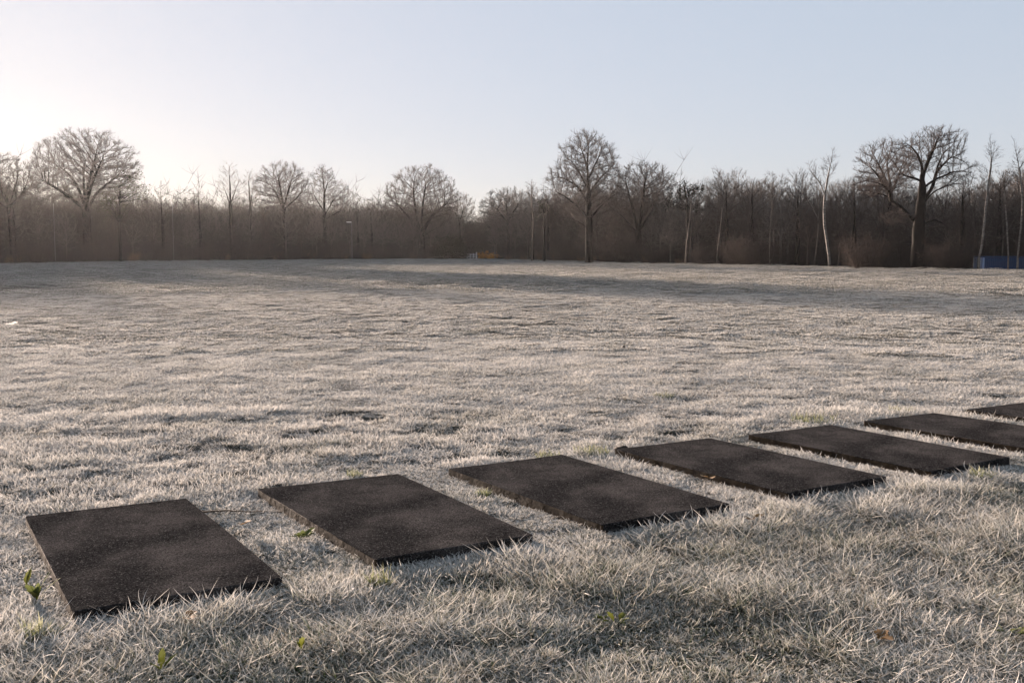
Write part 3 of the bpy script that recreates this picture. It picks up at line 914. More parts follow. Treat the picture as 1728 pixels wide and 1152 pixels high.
# spreading tree right behind it
trees['spread'] = px_tree('spreading_tree', 'fan-shaped bare tree touching the tall centre tree on its right', 'tree', (1078, 445),
    [[(1078, 445), (1078, 415), (1076, 388)],
     [(1076, 392), (1065, 350), (1055, 320), (1050, 295)], [(1077, 390), (1082, 350), (1085, 320), (1085, 290)],
     [(1077, 392), (1098, 360), (1112, 330), (1128, 305)], [(1076, 395), (1050, 370), (1030, 355), (1018, 345)],
     [(1077, 395), (1092, 370), (1105, 340), (1108, 300)]],
    [(1085, 318, 52, 38, 850, 3), (1075, 340, 55, 30, 300, 2)], 11, D=124, rmax=0.40, **BIG)
# great oak on the right, limbs traced
trees['oak'] = px_tree('old_oak', 'great bare oak with thick trunk and crooked limbs on the right', 'tree', (1549, 454.5),
    [[(1549, 455), (1549, 420), (1549, 385), (1551, 350), (1553, 320), (1551, 290), (1549, 272)],
     [(1546, 380), (1533, 360), (1518, 345), (1500, 328), (1478, 322), (1445, 318)], [(1504, 330), (1490, 316), (1470, 310)],
     [(1546, 392), (1536, 378), (1520, 374), (1505, 378)], [(1546, 368), (1525, 362), (1500, 360)],
     [(1552, 352), (1566, 335), (1578, 325), (1600, 316), (1622, 312)], [(1553, 345), (1572, 318), (1582, 285), (1592, 262), (1618, 240)],
     [(1553, 320), (1570, 305), (1590, 295), (1620, 290)], [(1552, 312), (1563, 285), (1572, 265), (1590, 240), (1600, 225)],
     [(1551, 300), (1560, 270), (1566, 245), (1570, 225)], [(1550, 308), (1535, 302), (1515, 300), (1505, 292)],
     [(1550, 278), (1538, 262), (1525, 250), (1512, 245)], [(1583, 285), (1600, 268), (1625, 262)],
     [(1552, 385), (1568, 372), (1590, 372), (1622, 395)], [(1553, 388), (1572, 380), (1595, 390)]],
    [(1570, 262, 52, 40, 600, 3), (1520, 275, 40, 30, 260, 2.5), (1600, 300, 40, 22, 190, 2), (1490, 315, 50, 22, 230, 2), (1600, 375, 34, 20, 90, 2),
     (1515, 368, 30, 14, 70, 2), (1580, 240, 44, 20, 200, 2)], 13, rmax=0.50, lf=0.85, r_tip=0.017, tw=(3.6, 0.25, 0.65), tw_r=0.009, tw2=1.6, step=0.25, dk=0.38, wob=0.10)
trees['behind_oak'] = px_tree('round_crowned_tree', 'broad bare tree standing just behind and left of the great oak', 'tree', (1497, 445),
    [[(1497, 446), (1497, 400), (1500, 350), (1500, 310)],
     [(1500, 330), (1478, 300), (1455, 280), (1440, 270)], [(1500, 312), (1498, 280), (1500, 250)], [(1500, 320), (1485, 280), (1475, 255)],
     [(1500, 325), (1520, 290), (1528, 265)]],
    [(1490, 278, 50, 44, 850, 3.5), (1465, 310, 36, 30, 240, 2)], 17, D=99, rmax=0.25, r_tip=0.017, tw=(3.6, 0.25, 0.7), tw_r=0.009, tw2=1.5, step=0.3, dk=0.42)
trees['far_left'] = px_tree('ivy_clad_tree', 'leftmost bare tree, clumps of ivy low in its crown', 'tree', (22, 445),
    [[(22, 446), (22, 400), (20, 345)], [(20, 350), (8, 315), (0, 290), (-6, 272)], [(20, 350), (24, 315), (28, 290)], [(21, 350), (38, 325), (45, 300)],
     [(20, 355), (-5, 335), (-20, 315)]],
    [(18, 310, 44, 42, 700, 3), (0, 320, 36, 30, 200, 2)], 19, D=118, rmax=0.35, **BIG)
trees['slim_left'] = px_tree('slender_tree', 'slim upright bare tree between the left dome tree and the dense oval tree', 'tree', (391, 440),
    [[(391, 440), (391, 380), (391, 330), (390, 290)], [(391, 350), (378, 318), (370, 300)], [(391, 345), (405, 315), (412, 300)], [(391, 330), (384, 300)]],
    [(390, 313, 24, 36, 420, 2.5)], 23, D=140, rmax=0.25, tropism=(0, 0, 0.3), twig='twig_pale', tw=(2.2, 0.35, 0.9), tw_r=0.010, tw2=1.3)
trees['slim_left2'] = px_tree('slender_tree', 'small slim tree close to the right of the taller slim tree', 'tree', (425, 440),
    [[(425, 440), (425, 380), (422, 300)], [(424, 350), (434, 320), (438, 305)]],
    [(424, 322, 18, 34, 260, 2)], 29, D=146, rmax=0.2, tropism=(0, 0, 0.3), twig='twig_pale', tw=(2.2, 0.35, 0.9), tw_r=0.010, tw2=1.3)
trees['oval'] = px_tree('dense_oval_tree', 'dense oval-crowned bare tree left of the middle', 'tree', (482, 440),
    [[(482, 440), (482, 395), (480, 350)], [(480, 355), (466, 330), (450, 312)], [(480, 352), (478, 315), (476, 292)], [(480, 352), (492, 320), (500, 298)],
     [(480, 356), (502, 338), (518, 322)]],
    [(480, 322, 48, 42, 950, 3.2), (480, 335, 38, 28, 300, 2)], 31, D=140, rmax=0.35, **BIG)
trees['open'] = px_tree('open_crowned_tree', 'bare tree with open uneven crown right of the dense oval tree', 'tree', (549, 439),
    [[(549, 440), (549, 395), (548, 360), (549, 325), (546, 295)], [(549, 360), (535, 335), (530, 312)], [(549, 365), (565, 342), (580, 325)],
     [(549, 372), (572, 358), (590, 352)], [(549, 330), (558, 308), (563, 296)], [(549, 375), (530, 360), (520, 348)]],
    [(548, 308, 20, 24, 260, 3), (570, 335, 22, 24, 240, 3), (540, 340, 24, 22, 120, 2)], 37, D=150, rmax=0.28, **BIG)
trees['small_round'] = px_tree('rounded_tree', 'rounded hazy tree right of the gap in the wood', 'tree', (858, 438),
    [[(858, 438), (858, 400), (855, 370)], [(856, 375), (840, 355), (825, 345)], [(856, 372), (855, 345), (856, 330)], [(857, 375), (872, 350), (882, 335)]],
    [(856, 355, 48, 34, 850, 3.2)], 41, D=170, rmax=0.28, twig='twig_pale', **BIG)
trees['small_gap'] = px_tree('small_bare_tree', 'small rounded tree right behind the domed tree, left of the gap', 'tree', (778, 436),
    [[(778, 436), (778, 400), (776, 370)], [(776, 375), (765, 350)], [(777, 372), (785, 350)]],
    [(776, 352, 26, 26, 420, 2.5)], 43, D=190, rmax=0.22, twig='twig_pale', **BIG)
for nm, lb, bx, by, top, w, D, sd, tw in [
        ('small_bare_tree', 'small pointed bare tree left of the middle dome tree', 627, 438, 335, 13, 165, 47, 'twig_pale'),
        ('small_bare_tree', 'small bare tree in the dip left of the middle dome tree', 604, 438, 338, 12, 162, 53, 'twig'),
        ('small_bare_tree', 'ragged little tree rising right of the left dome tree', 275, 441, 305, 20, 142, 59, 'twig'),
        ('small_bare_tree', 'thin ragged tree half way between left dome tree and slim tree', 338, 441, 312, 16, 142, 61, 'twig'),
        ('slender_tree', 'thin upright tree between the rounded hazy tree and tall centre tree', 898, 441, 308, 16, 146, 67, 'twig_pale'),
        ('small_bare_tree', 'brownish tree filling the space left of the tall centre tree', 925, 441, 318, 24, 150, 71, 'twig_red'),
        ('brown_twigged_tree', 'wide brownish tree with twiggy top right of the pine', 1225, 447, 294, 40, 112, 73, 'twig_red'),
        ('brown_twigged_tree', 'brownish tree left of the thin twin-stemmed trunk', 1268, 447, 300, 30, 108, 79, 'twig_red'),
        ('brown_twigged_tree', 'twiggy tree between the thin twin trunks and leaning birch', 1345, 449, 300, 26, 100, 83, 'twig'),
        ('brown_twigged_tree', 'twiggy tree between the leaning birch and the great oak', 1440, 451, 298, 26, 92, 89, 'twig'),
        ('brown_twigged_tree', 'twiggy tree filling the space between oak and forked birch', 1622, 456, 290, 24, 82, 97, 'twig'),
        ('brown_twigged_tree', 'twiggy tree behind the birches at the right edge', 1685, 457, 290, 28, 84, 101, 'twig'),
        ('brown_twigged_tree', 'tree top filling the photo edge right of all the birches', 1735, 458, 275, 30, 84, 103, 'twig')]:
    H = by - top
    px_tree(nm, lb, 'tree', (bx, by),
        [[(bx, by), (bx + 1, by - H * .3), (bx, by - H * .55), (bx - 1, by - H * .8)], [(bx, by - H * .45), (bx - w * .5, by - H * .7)],
         [(bx, by - H * .42), (bx + w * .5, by - H * .7)], [(bx, by - H * .5), (bx + w * .2, by - H * .85)]],
        [(bx, by - H * .68, w, H * .30, int(16 * w), 2.5), (bx, by - H * .5, w * 1.0, H * .25, int(6 * w), 2)], sd, D=D, rmax=0.16 + w * 0.002,
        twig=tw, tw=(3.0, 0.3, 0.8), tw_r=0.009, tw2=1.6, tropism=(0, 0, 0.2))

# ------------------------------------------------------------------ birches
def birch(label, base, stems, blobs, seed, D, r=0.11, name='white_birch', **kw):
    k = dict(lf=1.0, rmax=r * 0.72, r_tip=0.010, tw=(2.4, 0.25, 0.7), tw_r=0.007, tw2=1.4, step=0.22, dk=0.45, split=0.032, tropism=(0, 0, 0.1), droop=-0.1, flare=1.15, wob=0.03, expo=2.6)
    k.update(kw)
    return px_tree(name, label, 'tree', base, stems, blobs, seed, D=D, bark='birch' if name == 'white_birch' else 'bark_pale', twig='twig', **k)
birch('white birch with curved leaning trunk left of the great oak', (1401, 451.5),
      [[(1401, 452, 0), (1399, 430, 0), (1395, 405, 0), (1390, 380, 0), (1389, 350, 0), (1390, 330, 0), (1393, 305, 0), (1398, 280, 0), (1401, 258, 0)],
       [(1390, 332), (1383, 310), (1370, 295), (1364, 285)], [(1397, 300), (1404, 288), (1405, 280)], [(1398, 285), (1392, 268)]],
      [(1385, 298, 22, 26, 200, 2), (1400, 275, 12, 22, 80, 2)], 107, 92, r=0.16)
birch('forked white birch with two tall stems beside the blue container', (1652, 456.5),
      [[(1652, 457, 0), (1652, 440, 0), (1650, 425, 0), (1646, 400, 2), (1641, 375, 4), (1637, 345, 6), (1635, 318, 8)],
       [(1652, 436, 0), (1657, 415, 0), (1659, 380, 0), (1661, 350, 0), (1664, 310, 0), (1667, 280, 0), (1665, 250, 0), (1663, 240, 0)],
       [(1667, 282), (1674, 262), (1678, 250)], [(1667, 275), (1672, 262)]],
      [(1668, 270, 16, 30, 130, 2), (1636, 305, 16, 20, 120, 2)], 109, 80, r=0.14)
birch('thin leaning birch in front of the blue container', (1702, 457.5),
      [[(1702, 458, 0), (1702, 430, 0), (1699, 400, 0), (1695, 360, 0), (1691, 335, 0)], [(1695, 362), (1690, 335), (1684, 315)]],
      [(1690, 315, 14, 24, 110, 2)], 113, 79, r=0.075)
birch('twin-stemmed birch rising at the right edge of the photo', (1718, 458),
      [[(1718, 458, 0), (1718, 430, 0), (1720, 400, 0), (1722, 370, 0), (1722, 340, 0), (1715, 290, 0), (1706, 255, 0), (1704, 245, 0)],
       [(1718, 440, 0), (1724, 425, -4), (1726, 390, -6), (1724, 345, -6), (1727, 300, -6)], [(1714, 290), (1724, 268), (1726, 255)]],
      [(1714, 282, 16, 34, 170, 2), (1730, 300, 14, 24, 90, 2)], 127, 78.5, r=0.10)
birch('pale thin tree trunk below the dark pine', (1158, 445),
      [[(1157, 445, 0), (1158, 420, 0), (1161, 390, 0), (1165, 350, 0), (1166, 330, 0)]], [(1166, 335, 16, 24, 110, 2)], 131, 109, r=0.11, name='pale_trunked_tree')
birch('pale crooked thin trunk left of the brownish tree', (1209, 447),
      [[(1209, 447, 0), (1211, 425, 0), (1214, 395, 0), (1217, 365, 0), (1219, 330, 0)]], [(1219, 330, 14, 20, 90, 2)], 137, 106, r=0.09, name='pale_trunked_tree')
birch('thin pale tree with two close parallel stems', (1299, 449),
      [[(1299, 449, 0), (1299, 420, 0), (1299, 385, 0), (1301, 345, 0), (1301, 310, 0)], [(1300, 440, 0), (1307, 430, 0), (1305, 395, 0), (1303, 360, 0), (1303, 320, 0)]],
      [(1301, 322, 16, 22, 120, 2)], 139, 98, r=0.08, name='pale_trunked_tree')
birch('leaning pale trunk just left of the curved birch', (1374, 450),
      [[(1374, 450, 0), (1377, 425, 0), (1380, 395, 0), (1380, 360, 0), (1376, 325, 0)], [(1380, 370), (1360, 330), (1335, 290)]],
      [(1362, 318, 24, 26, 160, 2)], 149, 95, r=0.10, name='pale_trunked_tree')
birch('slim pale trunk right of the rounded hazy tree', (899, 441),
      [[(898, 441, 0), (899, 410, 0), (900, 370, 0), (897, 330, 0), (896, 312, 0)]], [(897, 325, 12, 22, 90, 2)], 151, 140, r=0.12, name='pale_trunked_tree')

# ------------------------------------------------------------------ evergreens
def leafy(name, label, cat, base, D, blobs, seed, mat, size=0.07, dens=900, trunk_px=None, group=None):
    """Evergreen: stems plus leaf-sized faces in clumps. blobs in px: cx, cy, rx, ry."""
    bx, by = base; s = D / F_PX; rs = np.random.RandomState(seed)
    X0 = at_dist(bx, D); root = empty(name, (X0, D, float(height(np.array([X0]), np.array([D]))[0])))
    st, lf = out_new(), out_new()
    if trunk_px: tube_chain(resample([((x - bx) * s, 0, (by - y) * s) for x, y in trunk_px], 0.4, rs, 0.05), np.linspace(0.2, 0.08, len(resample([((x - bx) * s, 0, (by - y) * s) for x, y in trunk_px], 0.4, rs, 0.05))), 7, st)
    for cx, cy, rx, ry in blobs:
        c = np.array([(cx - bx) * s, 0, (by - cy) * s]); r3 = np.array([rx, rx * .85, ry]) * s
        n = int(dens * rx * ry * s * s * 0.9 / (size / 0.07) ** 2)
        # clumps inside the ellipsoid
        k = max(10, n // 24)
        d = rs.randn(k, 3); d /= np.linalg.norm(d, axis=1, keepdims=True)
        cl = c + d * (rs.rand(k) ** 0.45)[:, None] * r3
        q = np.repeat(cl, 24, axis=0) + rs.randn(k * 24, 3) * (0.20 * min(r3.min(), 2.0))
        q = q[q[:, 2] > 0.05]
        leaf_cards(q, size, rs, lf)
        base_p = np.repeat([[0.0, 0.0, max(0.0, c[2] - r3[2])]], min(k, 60), axis=0)
        v = cl[:60] - base_p
        twig_mesh(base_p, v, np.linalg.norm(v, axis=1), np.full(len(v), 0.03), rs, st, curve=0.05, up=0.05)
    link('trunk', out_mesh(name + '_trunk', st, M['bark']), root)
    link('crown', out_mesh(name + '_leaves', lf, M[mat]), root)
    return tag(root, label, cat, group)
leafy('evergreen_bush', 'dark rounded evergreen bush left of the gap in the wood', 'bush', (758, 437), 170,
      [(758, 420, 28, 21), (743, 427, 18, 14), (776, 424, 16, 15), (762, 408, 18, 12)], 201, 'evergreen', size=0.10, dens=2600)
leafy('ivy_covered_tree', 'dark ivy-smothered tree right beside the left dome tree', 'tree', (203, 441), 132,
      [(208, 318, 26, 18), (226, 302, 20, 14), (186, 345, 22, 24), (240, 326, 20, 16), (210, 350, 34, 24)], 203, 'ivy', size=0.09, dens=420, trunk_px=[(203, 441), (203, 380), (206, 320)])
leafy('dark_pine', 'dark flat-topped pine rising right of the spreading tree', 'tree', (1160, 445), 114,
      [(1152, 316, 18, 9), (1143, 327, 20, 9), (1168, 323, 18, 8), (1150, 338, 26, 11), (1178, 316, 14, 7), (1135, 346, 16, 9), (1165, 350, 20, 12)], 207, 'evergreen', size=0.08, dens=650,
      trunk_px=[(1160, 445), (1161, 390), (1158, 345), (1154, 315)])
leafy('ivy_covered_tree', 'small dark evergreen crown left of the tall centre tree', 'tree', (918, 441), 135,
      [(918, 348, 14, 13), (910, 360, 12, 12)], 211, 'ivy', size=0.10, dens=420, trunk_px=[(918, 441), (918, 400), (917, 350)])
leafy('beech_hedge', 'low clipped rust-brown hedge right of the gap in the wood', 'hedge', (824, 437), 172,
      [(813, 431, 8, 6.5), (824, 430, 8, 7), (834, 431, 8, 6.5), (818, 434, 9, 4), (830, 434, 9, 4)], 213, 'rust_leaf', size=0.10, dens=1500)

# ------------------------------------------------------------------ woodland mass and undergrowth
def shrub_proto(rs, h, spread, nst, ntw, ntw2):
    o = out_new()
    a = rs.rand(nst) * 2 * PI
    P0 = np.stack([np.cos(a) * rs.rand(nst) * spread * .5, np.sin(a) * rs.rand(nst) * spread * .5, np.full(nst, -0.1)], -1)
    D0 = np.stack([np.cos(a) * 0.5, np.sin(a) * 0.5, 0.6 + rs.rand(nst)], -1) + rs.randn(nst, 3) * 0.15
    L = h * (0.5 + 0.6 * rs.rand(nst))
    p1, d1 = twig_mesh(P0, D0, L, np.full(nst, 0.02), rs, o, curve=0.2, up=0.1)
    k = np.repeat(np.arange(nst), ntw)
    D0n = D0 / np.linalg.norm(D0, axis=1, keepdims=True)
    t = rs.rand(len(k))
    pos = np.where((t < .45)[:, None], P0[k] + D0n[k] * (L[k] * t)[:, None], p1[k] + d1[k] * (L[k] * (t - .5).clip(0))[:, None])
    L2 = h * 0.25 * (0.4 + rs.rand(len(k)))
    p2, d2 = twig_mesh(pos, D0n[k] * 0.5 + rs.randn(len(k), 3) * 0.6, L2, np.full(len(k), 0.009), rs, o)
    k2 = np.repeat(np.arange(len(k)), ntw2)
    twig_mesh(p2[k2], d2[k2] + rs.randn(len(k2), 3) * 0.6, L2[k2] * (0.3 + .5 * rs.rand(len(k2))), np.full(len(k2), 0.0065), rs, o)
    return out_arr(o)

def build_woodland():
    rs = np.random.RandomState(77)
    protos = []
    HT = 9.0
    for k in range(5):
        w = [1.9, 2.3, 1.6, 2.6, 2.0][k]
        limbs = [[(0, 0, 0), (0.1, 0, 3), (0, 0.1, 5), (0.1, 0, 7)], [(0, 0, 3.2), (-w * .5, .3, 5.5)], [(0, 0, 3.6), (w * .5, -.3, 6)], [(0, 0, 2.6), (.2, w * .5, 5)], [(0, 0, 3.0), (-.2, -w * .6, 5.4)]]
        tr, cr, P, rad = grow(limbs, [(0, 0, 6.0, w, w, 2.9, 520, 2.2), (0, 0, 4.0, w, w, 2.2, 160, 1.6)], 300 + k, rmax=0.13, r_tip=0.012, tw=(3.4, 0.3, 0.9), tw_r=0.010, tw2=1.6, step=0.35, dk=0.55, tropism=(0, 0, 0.25))
        V1, T1, Q1 = out_arr(tr); V2, T2, Q2 = out_arr(cr)
        V = np.concatenate([V1, V2]); T = np.concatenate([T1, T2 + len(V1)]); Q = np.concatenate([Q1, Q2 + len(V1)])
        mi = [0, 2, 1, 0, 2][k]
        protos.append((V, T.astype(int), Q, mi, np.zeros(len(V)), np.zeros(len(V))))
    mass = [(-1500, 300), (-950, 272), (-760, 305), (-600, 266), (-520, 300), (-450, 262), (-360, 262), (-330, 320), (-290, 320), (-270, 262), (-150, 264), (-135, 325), (-112, 325), (-95, 272), (-60, 272), (-50, 325), (-35, 325), (-25, 290), (-8, 290), (5, 335), (60, 345), (130, 345), (190, 325), (240, 322), (290, 335), (330, 330), (380, 340), (430, 338), (560, 345), (630, 338), (680, 345), (780, 345), (812, 345), (830, 338), (900, 322), (990, 312), (1060, 325), (1100, 322),  # unseen heights and gaps at far left shaped to throw shadow streaks
            (1140, 325), (1190, 303), (1230, 294), (1300, 298), (1350, 306), (1400, 310), (1430, 298), (1500, 292), (1560, 312), (1600, 318), (1640, 300), (1728, 282), (2400, 280)]
    mx_, my_ = np.array([a[0] for a in mass], float), np.array([a[1] for a in mass], float)
    pts, rot, scl, idx = [], [], [], []
    def add(px, D, top, jit):
        x = at_dist(px, D)
        H = (top_h := (Y_H - top) / F_PX * D + CAM_H) * jit
        s = H / HT
        pts.append((x, D, 0.0)); rot.append((0, 0, rs.rand() * 2 * PI)); w = (s * rs.uniform(0.85, 1.15)) ** 0.8
        scl.append((w, w, s)); idx.append([0, 3][rs.randint(2)] if 600 < px < 900 else rs.randint(5))  # mid-wood takes pale twigs only: distance haze put into the colour
    for row in range(11):
        px = -1350.0
        while px < 2350:
            De = float(edge_D(px))
            off = 3 + row * 3.6 + rs.uniform(-1.5, 1.5)
            D = De + off
            top = float(np.interp(px, mx_, my_)) - 26 * float(vnoise(px, row * 40.0, 34.0, 21)) * (px > 0)
            if not (774 < px < 826):
                add(px, D, top, (rs.uniform(0.9, 1.08) if px < -10 else rs.uniform(0.68, 1.04) if px < 900 else rs.uniform(0.72, 1.07)) if row else rs.uniform(0.55, 0.95))
            px += rs.uniform(2.6, 4.2) * F_PX / D * (0.8 if row < 4 else 1.1)
    for row in range(8):
        px = 600.0
        while px < 1000:
            add(px, 250 + row * 6 + rs.uniform(-3, 3), 368, rs.uniform(0.75, 1.05)); px += rs.uniform(14, 26)
    n1 = len(pts)
    o = scatter('woodland', protos, np.array(pts), np.array(rot), np.array(scl), np.array(idx), [M['twig'], M['twig_red'], M['twig_pale']])
    tag(o, 'dense mass of bare winter trees behind the field', 'wood', kind='stuff')
    # undergrowth
    pr = []
    for k in range(4):
        V, T, Q = shrub_proto(rs, [3.2, 2.6, 3.8, 1.6][k], [1.6, 1.8, 1.6, 1.6][k], [34, 40, 34, 60][k], 12, 4)
        pr.append((V, T, Q, 1 if k == 3 else 0, np.zeros(len(V)), np.zeros(len(V))))
    V, T, Q = shrub_proto(rs, 3.4, 2.6, 80, 14, 5); pr.append((V, T, Q, 2, np.zeros(len(V)), np.zeros(len(V))))
    pts, rot, scl, idx = [], [], [], []
    for row in range(12):
        px = -1350.0
        while px < 2350:
            De = float(edge_D(px)); D = De + 0.6 + row * 2.2 + rs.uniform(-0.8, 0.8)
            if not (785 < px < 842 - row * 2) and not (row < 2 and px > 1300 and rs.rand() < 0.35):
                s = rs.uniform(0.8, 1.25) * (0.6 + 0.09 * row) * (0.75 if px > 1100 else 1.1) * (1.0 if row < 6 else 1.5)
                pts.append((at_dist(px, D), D, 0)); rot.append((0, 0, rs.rand() * 6.28)); scl.append((s, s, s * rs.uniform(.8, 1.2)))
                idx.append(rs.randint(4) if row < 2 else rs.randint(3))
            px += rs.uniform(1.3, 2.4) * F_PX / D
    for px, hgt in ((1045, 4.2), (1062, 3.4), (1250, 3.0), (1275, 3.6), (1292, 2.6), (1462, 3.2), (1600, 2.4), (950, 3.4), (640, 3.0), (560, 4.0), (420, 4.2), (360, 3.6), (180, 4.4), (60, 3.6), (1110, 2.4), (1190, 2.2)):
        D = float(edge_D(px)) - 0.2; s = hgt / 3.6
        pts.append((at_dist(px, D), D, 0)); rot.append((0, 0, rs.rand() * 6.28)); scl.append((s * 1.15, s * 1.15, s)); idx.append(4)
    for k in range(260):
        px = rs.uniform(680, 930); D = rs.uniform(236, 262); s = rs.uniform(1.3, 2.2)
        pts.append((at_dist(px, D), D, 0)); rot.append((0, 0, rs.rand() * 6.28)); scl.append((s * 1.6, s, s)); idx.append(rs.randint(3))
    o = scatter('undergrowth', pr, np.array(pts), np.array(rot), np.array(scl), len(pr) - 1 - np.array(idx), [M['brush'], M['litter'], M['red_brush']])
    tag(o, 'tangle of bare shrubs and brambles along the foot of the wood', 'undergrowth', kind='stuff')
build_woodland()

# ------------------------------------------------------------------ box helper
def box_bm(bm, c, s, bevel=0.0, rz=0.0):
    r_ = bmesh.ops.create_cube(bm, size=1.0)
    for v in r_['verts']:
        x, y, z = v.co.x * s[0], v.co.y * s[1], v.co.z * s[2]
        v.co = (x * math.cos(rz) - y * math.sin(rz) + c[0], x * math.sin(rz) + y * math.cos(rz) + c[1], z + c[2])
    if bevel:
        es = list({e for v in r_['verts'] for e in v.link_edges})
        bmesh.ops.bevel(bm, geom=es, offset=bevel, segments=2, affect='EDGES')
def bm_obj(name, bm, mat, parent=None, smooth=False):
    me = bpy.data.meshes.new(name)
    bm.to_mesh(me); bm.free()
    if smooth:
        for p in me.polygons: p.use_smooth = True
    return link(name, me, parent, mat)

# blue container at the right edge, its end door pale blue
Dc = 80.0
sc_ = Dc / F_PX
x0, x1 = at_dist(1659, Dc), at_dist(1729, Dc)
root = empty('blue_container', ((x0 + x1) / 2, Dc, 0.0), R(0))
W = x1 - x0; Hc = 1.02
bm = bmesh.new()
n = 22
box_bm(bm, (0, 0.75, Hc / 2), (W - 0.1, 1.4, Hc - 0.12))
for k in range(n):
    box_bm(bm, (-W / 2 + (k + 0.5) * W / n, 0.03, Hc / 2), (W / n * 0.5, 0.06, Hc - 0.2))
bm_obj('corrugated_wall', bm, M['blue_paint'], root)
bm = bmesh.new()
box_bm(bm, (0, 0.75, Hc + 0.02), (W + 0.06, 1.62, 0.09), 0.02)
bm_obj('lid', bm, M['blue_paint'], root)
for xx in (-W / 2, 0, W / 2):
    bm = bmesh.new(); box_bm(bm, (xx, 0.0, Hc / 2), (0.09, 0.12, Hc - 0.04), 0.01)
    bm_obj('corner_post', bm, M['blue_paint'], root)
bm = bmesh.new()
box_bm(bm, (-W / 2 - 0.05, 0.72, Hc / 2), (0.07, 1.35, Hc - 0.08), 0.01)
box_bm(bm, (-W / 2 + 0.02, -0.09, Hc / 2), (0.16, 0.05, Hc - 0.08), 0.01)
bm_obj('door', bm, M['pale_blue'], root)
tag(root, 'low dark blue container with pale end behind the birches', 'container')

# white gate beside the hedge in the gap
Dg = 178.0
root = empty('white_gate', (at_dist(797, Dg), Dg, 0), 0)
bm = bmesh.new()
for zz in (0.45, 0.8): box_bm(bm, (-0.1, 0, zz), (1.5, 0.05, 0.12))
bm_obj('rail', bm, M['white_paint'], root)
for xx in (-0.9, -0.35, 0.2, 0.72):
    bm = bmesh.new(); box_bm(bm, (xx, 0.06, 0.5 if xx < 0.6 else 0.6), (0.11 if xx < 0.6 else 0.22, 0.1, 1.0 if xx < 0.6 else 1.2), 0.01)
    bm_obj('post', bm, M['white_paint'], root)
tag(root, 'small white post-and-rail fence in the gap beside the evergreen bush', 'fence')

# thin poles in front of the wood
def pole(name, label, px, by, top, D, r=0.05, lamp=False):
    H = (Y_H - top) / F_PX * D + CAM_H
    root = empty(name, (at_dist(px, D), D, 0), 0)
    o = out_new(); z = np.linspace(-0.2, H, 12)
    P = np.stack([0 * z, 0 * z, z], -1)
    tube_chain(P, np.linspace(r * 1.2, r * 0.7, 12), 8, o)
    link('pole', out_mesh(name + '_pole', o, M['galv']), root)
    bm = bmesh.new(); box_bm(bm, (0, 0, 0.12), (r * 4, r * 4, 0.25), 0.01)
    bm_obj('base', bm, M['galv'], root)
    if lamp:
        bm = bmesh.new(); box_bm(bm, (-0.25, 0, H - 0.02), (0.6, 0.07, 0.06), 0.01)
        bm_obj('arm', bm, M['galv'], root)
        bm = bmesh.new(); box_bm(bm, (-0.42, 0, H + 0.06), (0.75, 0.3, 0.13), 0.03)
        bm_obj('lamp_head', bm, M['white_paint'], root)
    tag(root, label, 'lamp post' if lamp else 'pole')
pole('street_lamp', 'thin lamp post with white head left of the middle dome tree', 594, 438, 376, 160, 0.035, True)
pole('thin_pole', 'thin bare pole below the left dome tree', 93, 444, 345, 119, 0.018)
pole('thin_pole', 'thin bare pole left of the slim upright tree', 293, 441, 345, 140, 0.02)

# ------------------------------------------------------------------ weeds, tufts, clods
def leaf_mesh(rs, n, L0, L1, w, th0, th1, radius=0.01):
    """Broad leaves as wide blades with a folded midrib."""
    parts = []
    V, T, Q = [], [], []; ti, al = [], []; off = 0
    segs = 7
    for i in range(n):
        a = rs.rand() * 2 * PI; L = rs.uniform(L0, L1); t0 = rs.uniform(*th0); t1 = t0 + rs.uniform(*th1); tw = rs.uniform(-.5, .5)
        x = math.cos(a) * radius * rs.rand(); y = math.sin(a) * radius * rs.rand(); z = 0.0
        wi = w * rs.uniform(.7, 1.2); tn = rs.rand()
        for s in range(segs + 1):
            f = s / segs; th = t0 + (t1 - t0) * f
            ww = wi * 0.5 * (1 + 0.22 * math.sin(s * 2.7 + i)) * (0.18 + math.sin(min(1, max(0, (f - .12) / .88)) ** 0.75 * PI) ** 0.9) * (1 if s < segs else 0.1)
            aa = a + PI / 2 + tw * f
            fold = 0.35 * ww
            V += [(x - math.cos(aa) * ww, y - math.sin(aa) * ww, z + fold), (x, y, z), (x + math.cos(aa) * ww, y + math.sin(aa) * ww, z + fold)]
            ti += [tn] * 3; al += [max(.3, f)] * 3
            if s:
                b_ = off + s * 3
                Q += [(b_ - 3, b_ - 2, b_ + 1, b_), (b_ - 2, b_ - 1, b_ + 2, b_ + 1)]
            x += math.sin(th) * math.cos(a) * L / segs; y += math.sin(th) * math.sin(a) * L / segs; z = max(0.004, z + math.cos(th) * L / segs)
        off += (segs + 1) * 3
    return np.array(V), np.zeros((0, 3), int), np.array(Q), np.array(ti), np.array(al)

def plant(name, label, cat, px, py, builder, mat, seed, z=0.0, lift=0.0, group=None):
    rs = np.random.RandomState(seed)
    x, y = ground_pt(px, py, 0.02)
    V, T, Q, ti, al = builder(rs)
    V = np.array(V) * ((0.9 if name == 'dock_plant' else 0.7) if mat is M['leaf'] else 1.0)
    me = mesh_np(name, V, T, Q, pattr={'tint': ('FLOAT', ti.astype(np.float32)), 'along': ('FLOAT', al.astype(np.float32))})
    me.materials.append(mat)
    o = link(name, me)
    o.location = (x, y, float(height(np.array([x]), np.array([y]))[0]) + lift)
    return tag(o, label, cat, group)
G = 'green weeds in the frosted grass'
plant('dock_plant', 'green broad-leaved weed at the left edge of the nearest mat', 'weed', 62, 1010, lambda rs: leaf_mesh(rs, 7, 0.10, 0.19, 0.034, (0.1, 0.9), (0.2, 0.8)), M['leaf'], 401, lift=0.02, group=G)
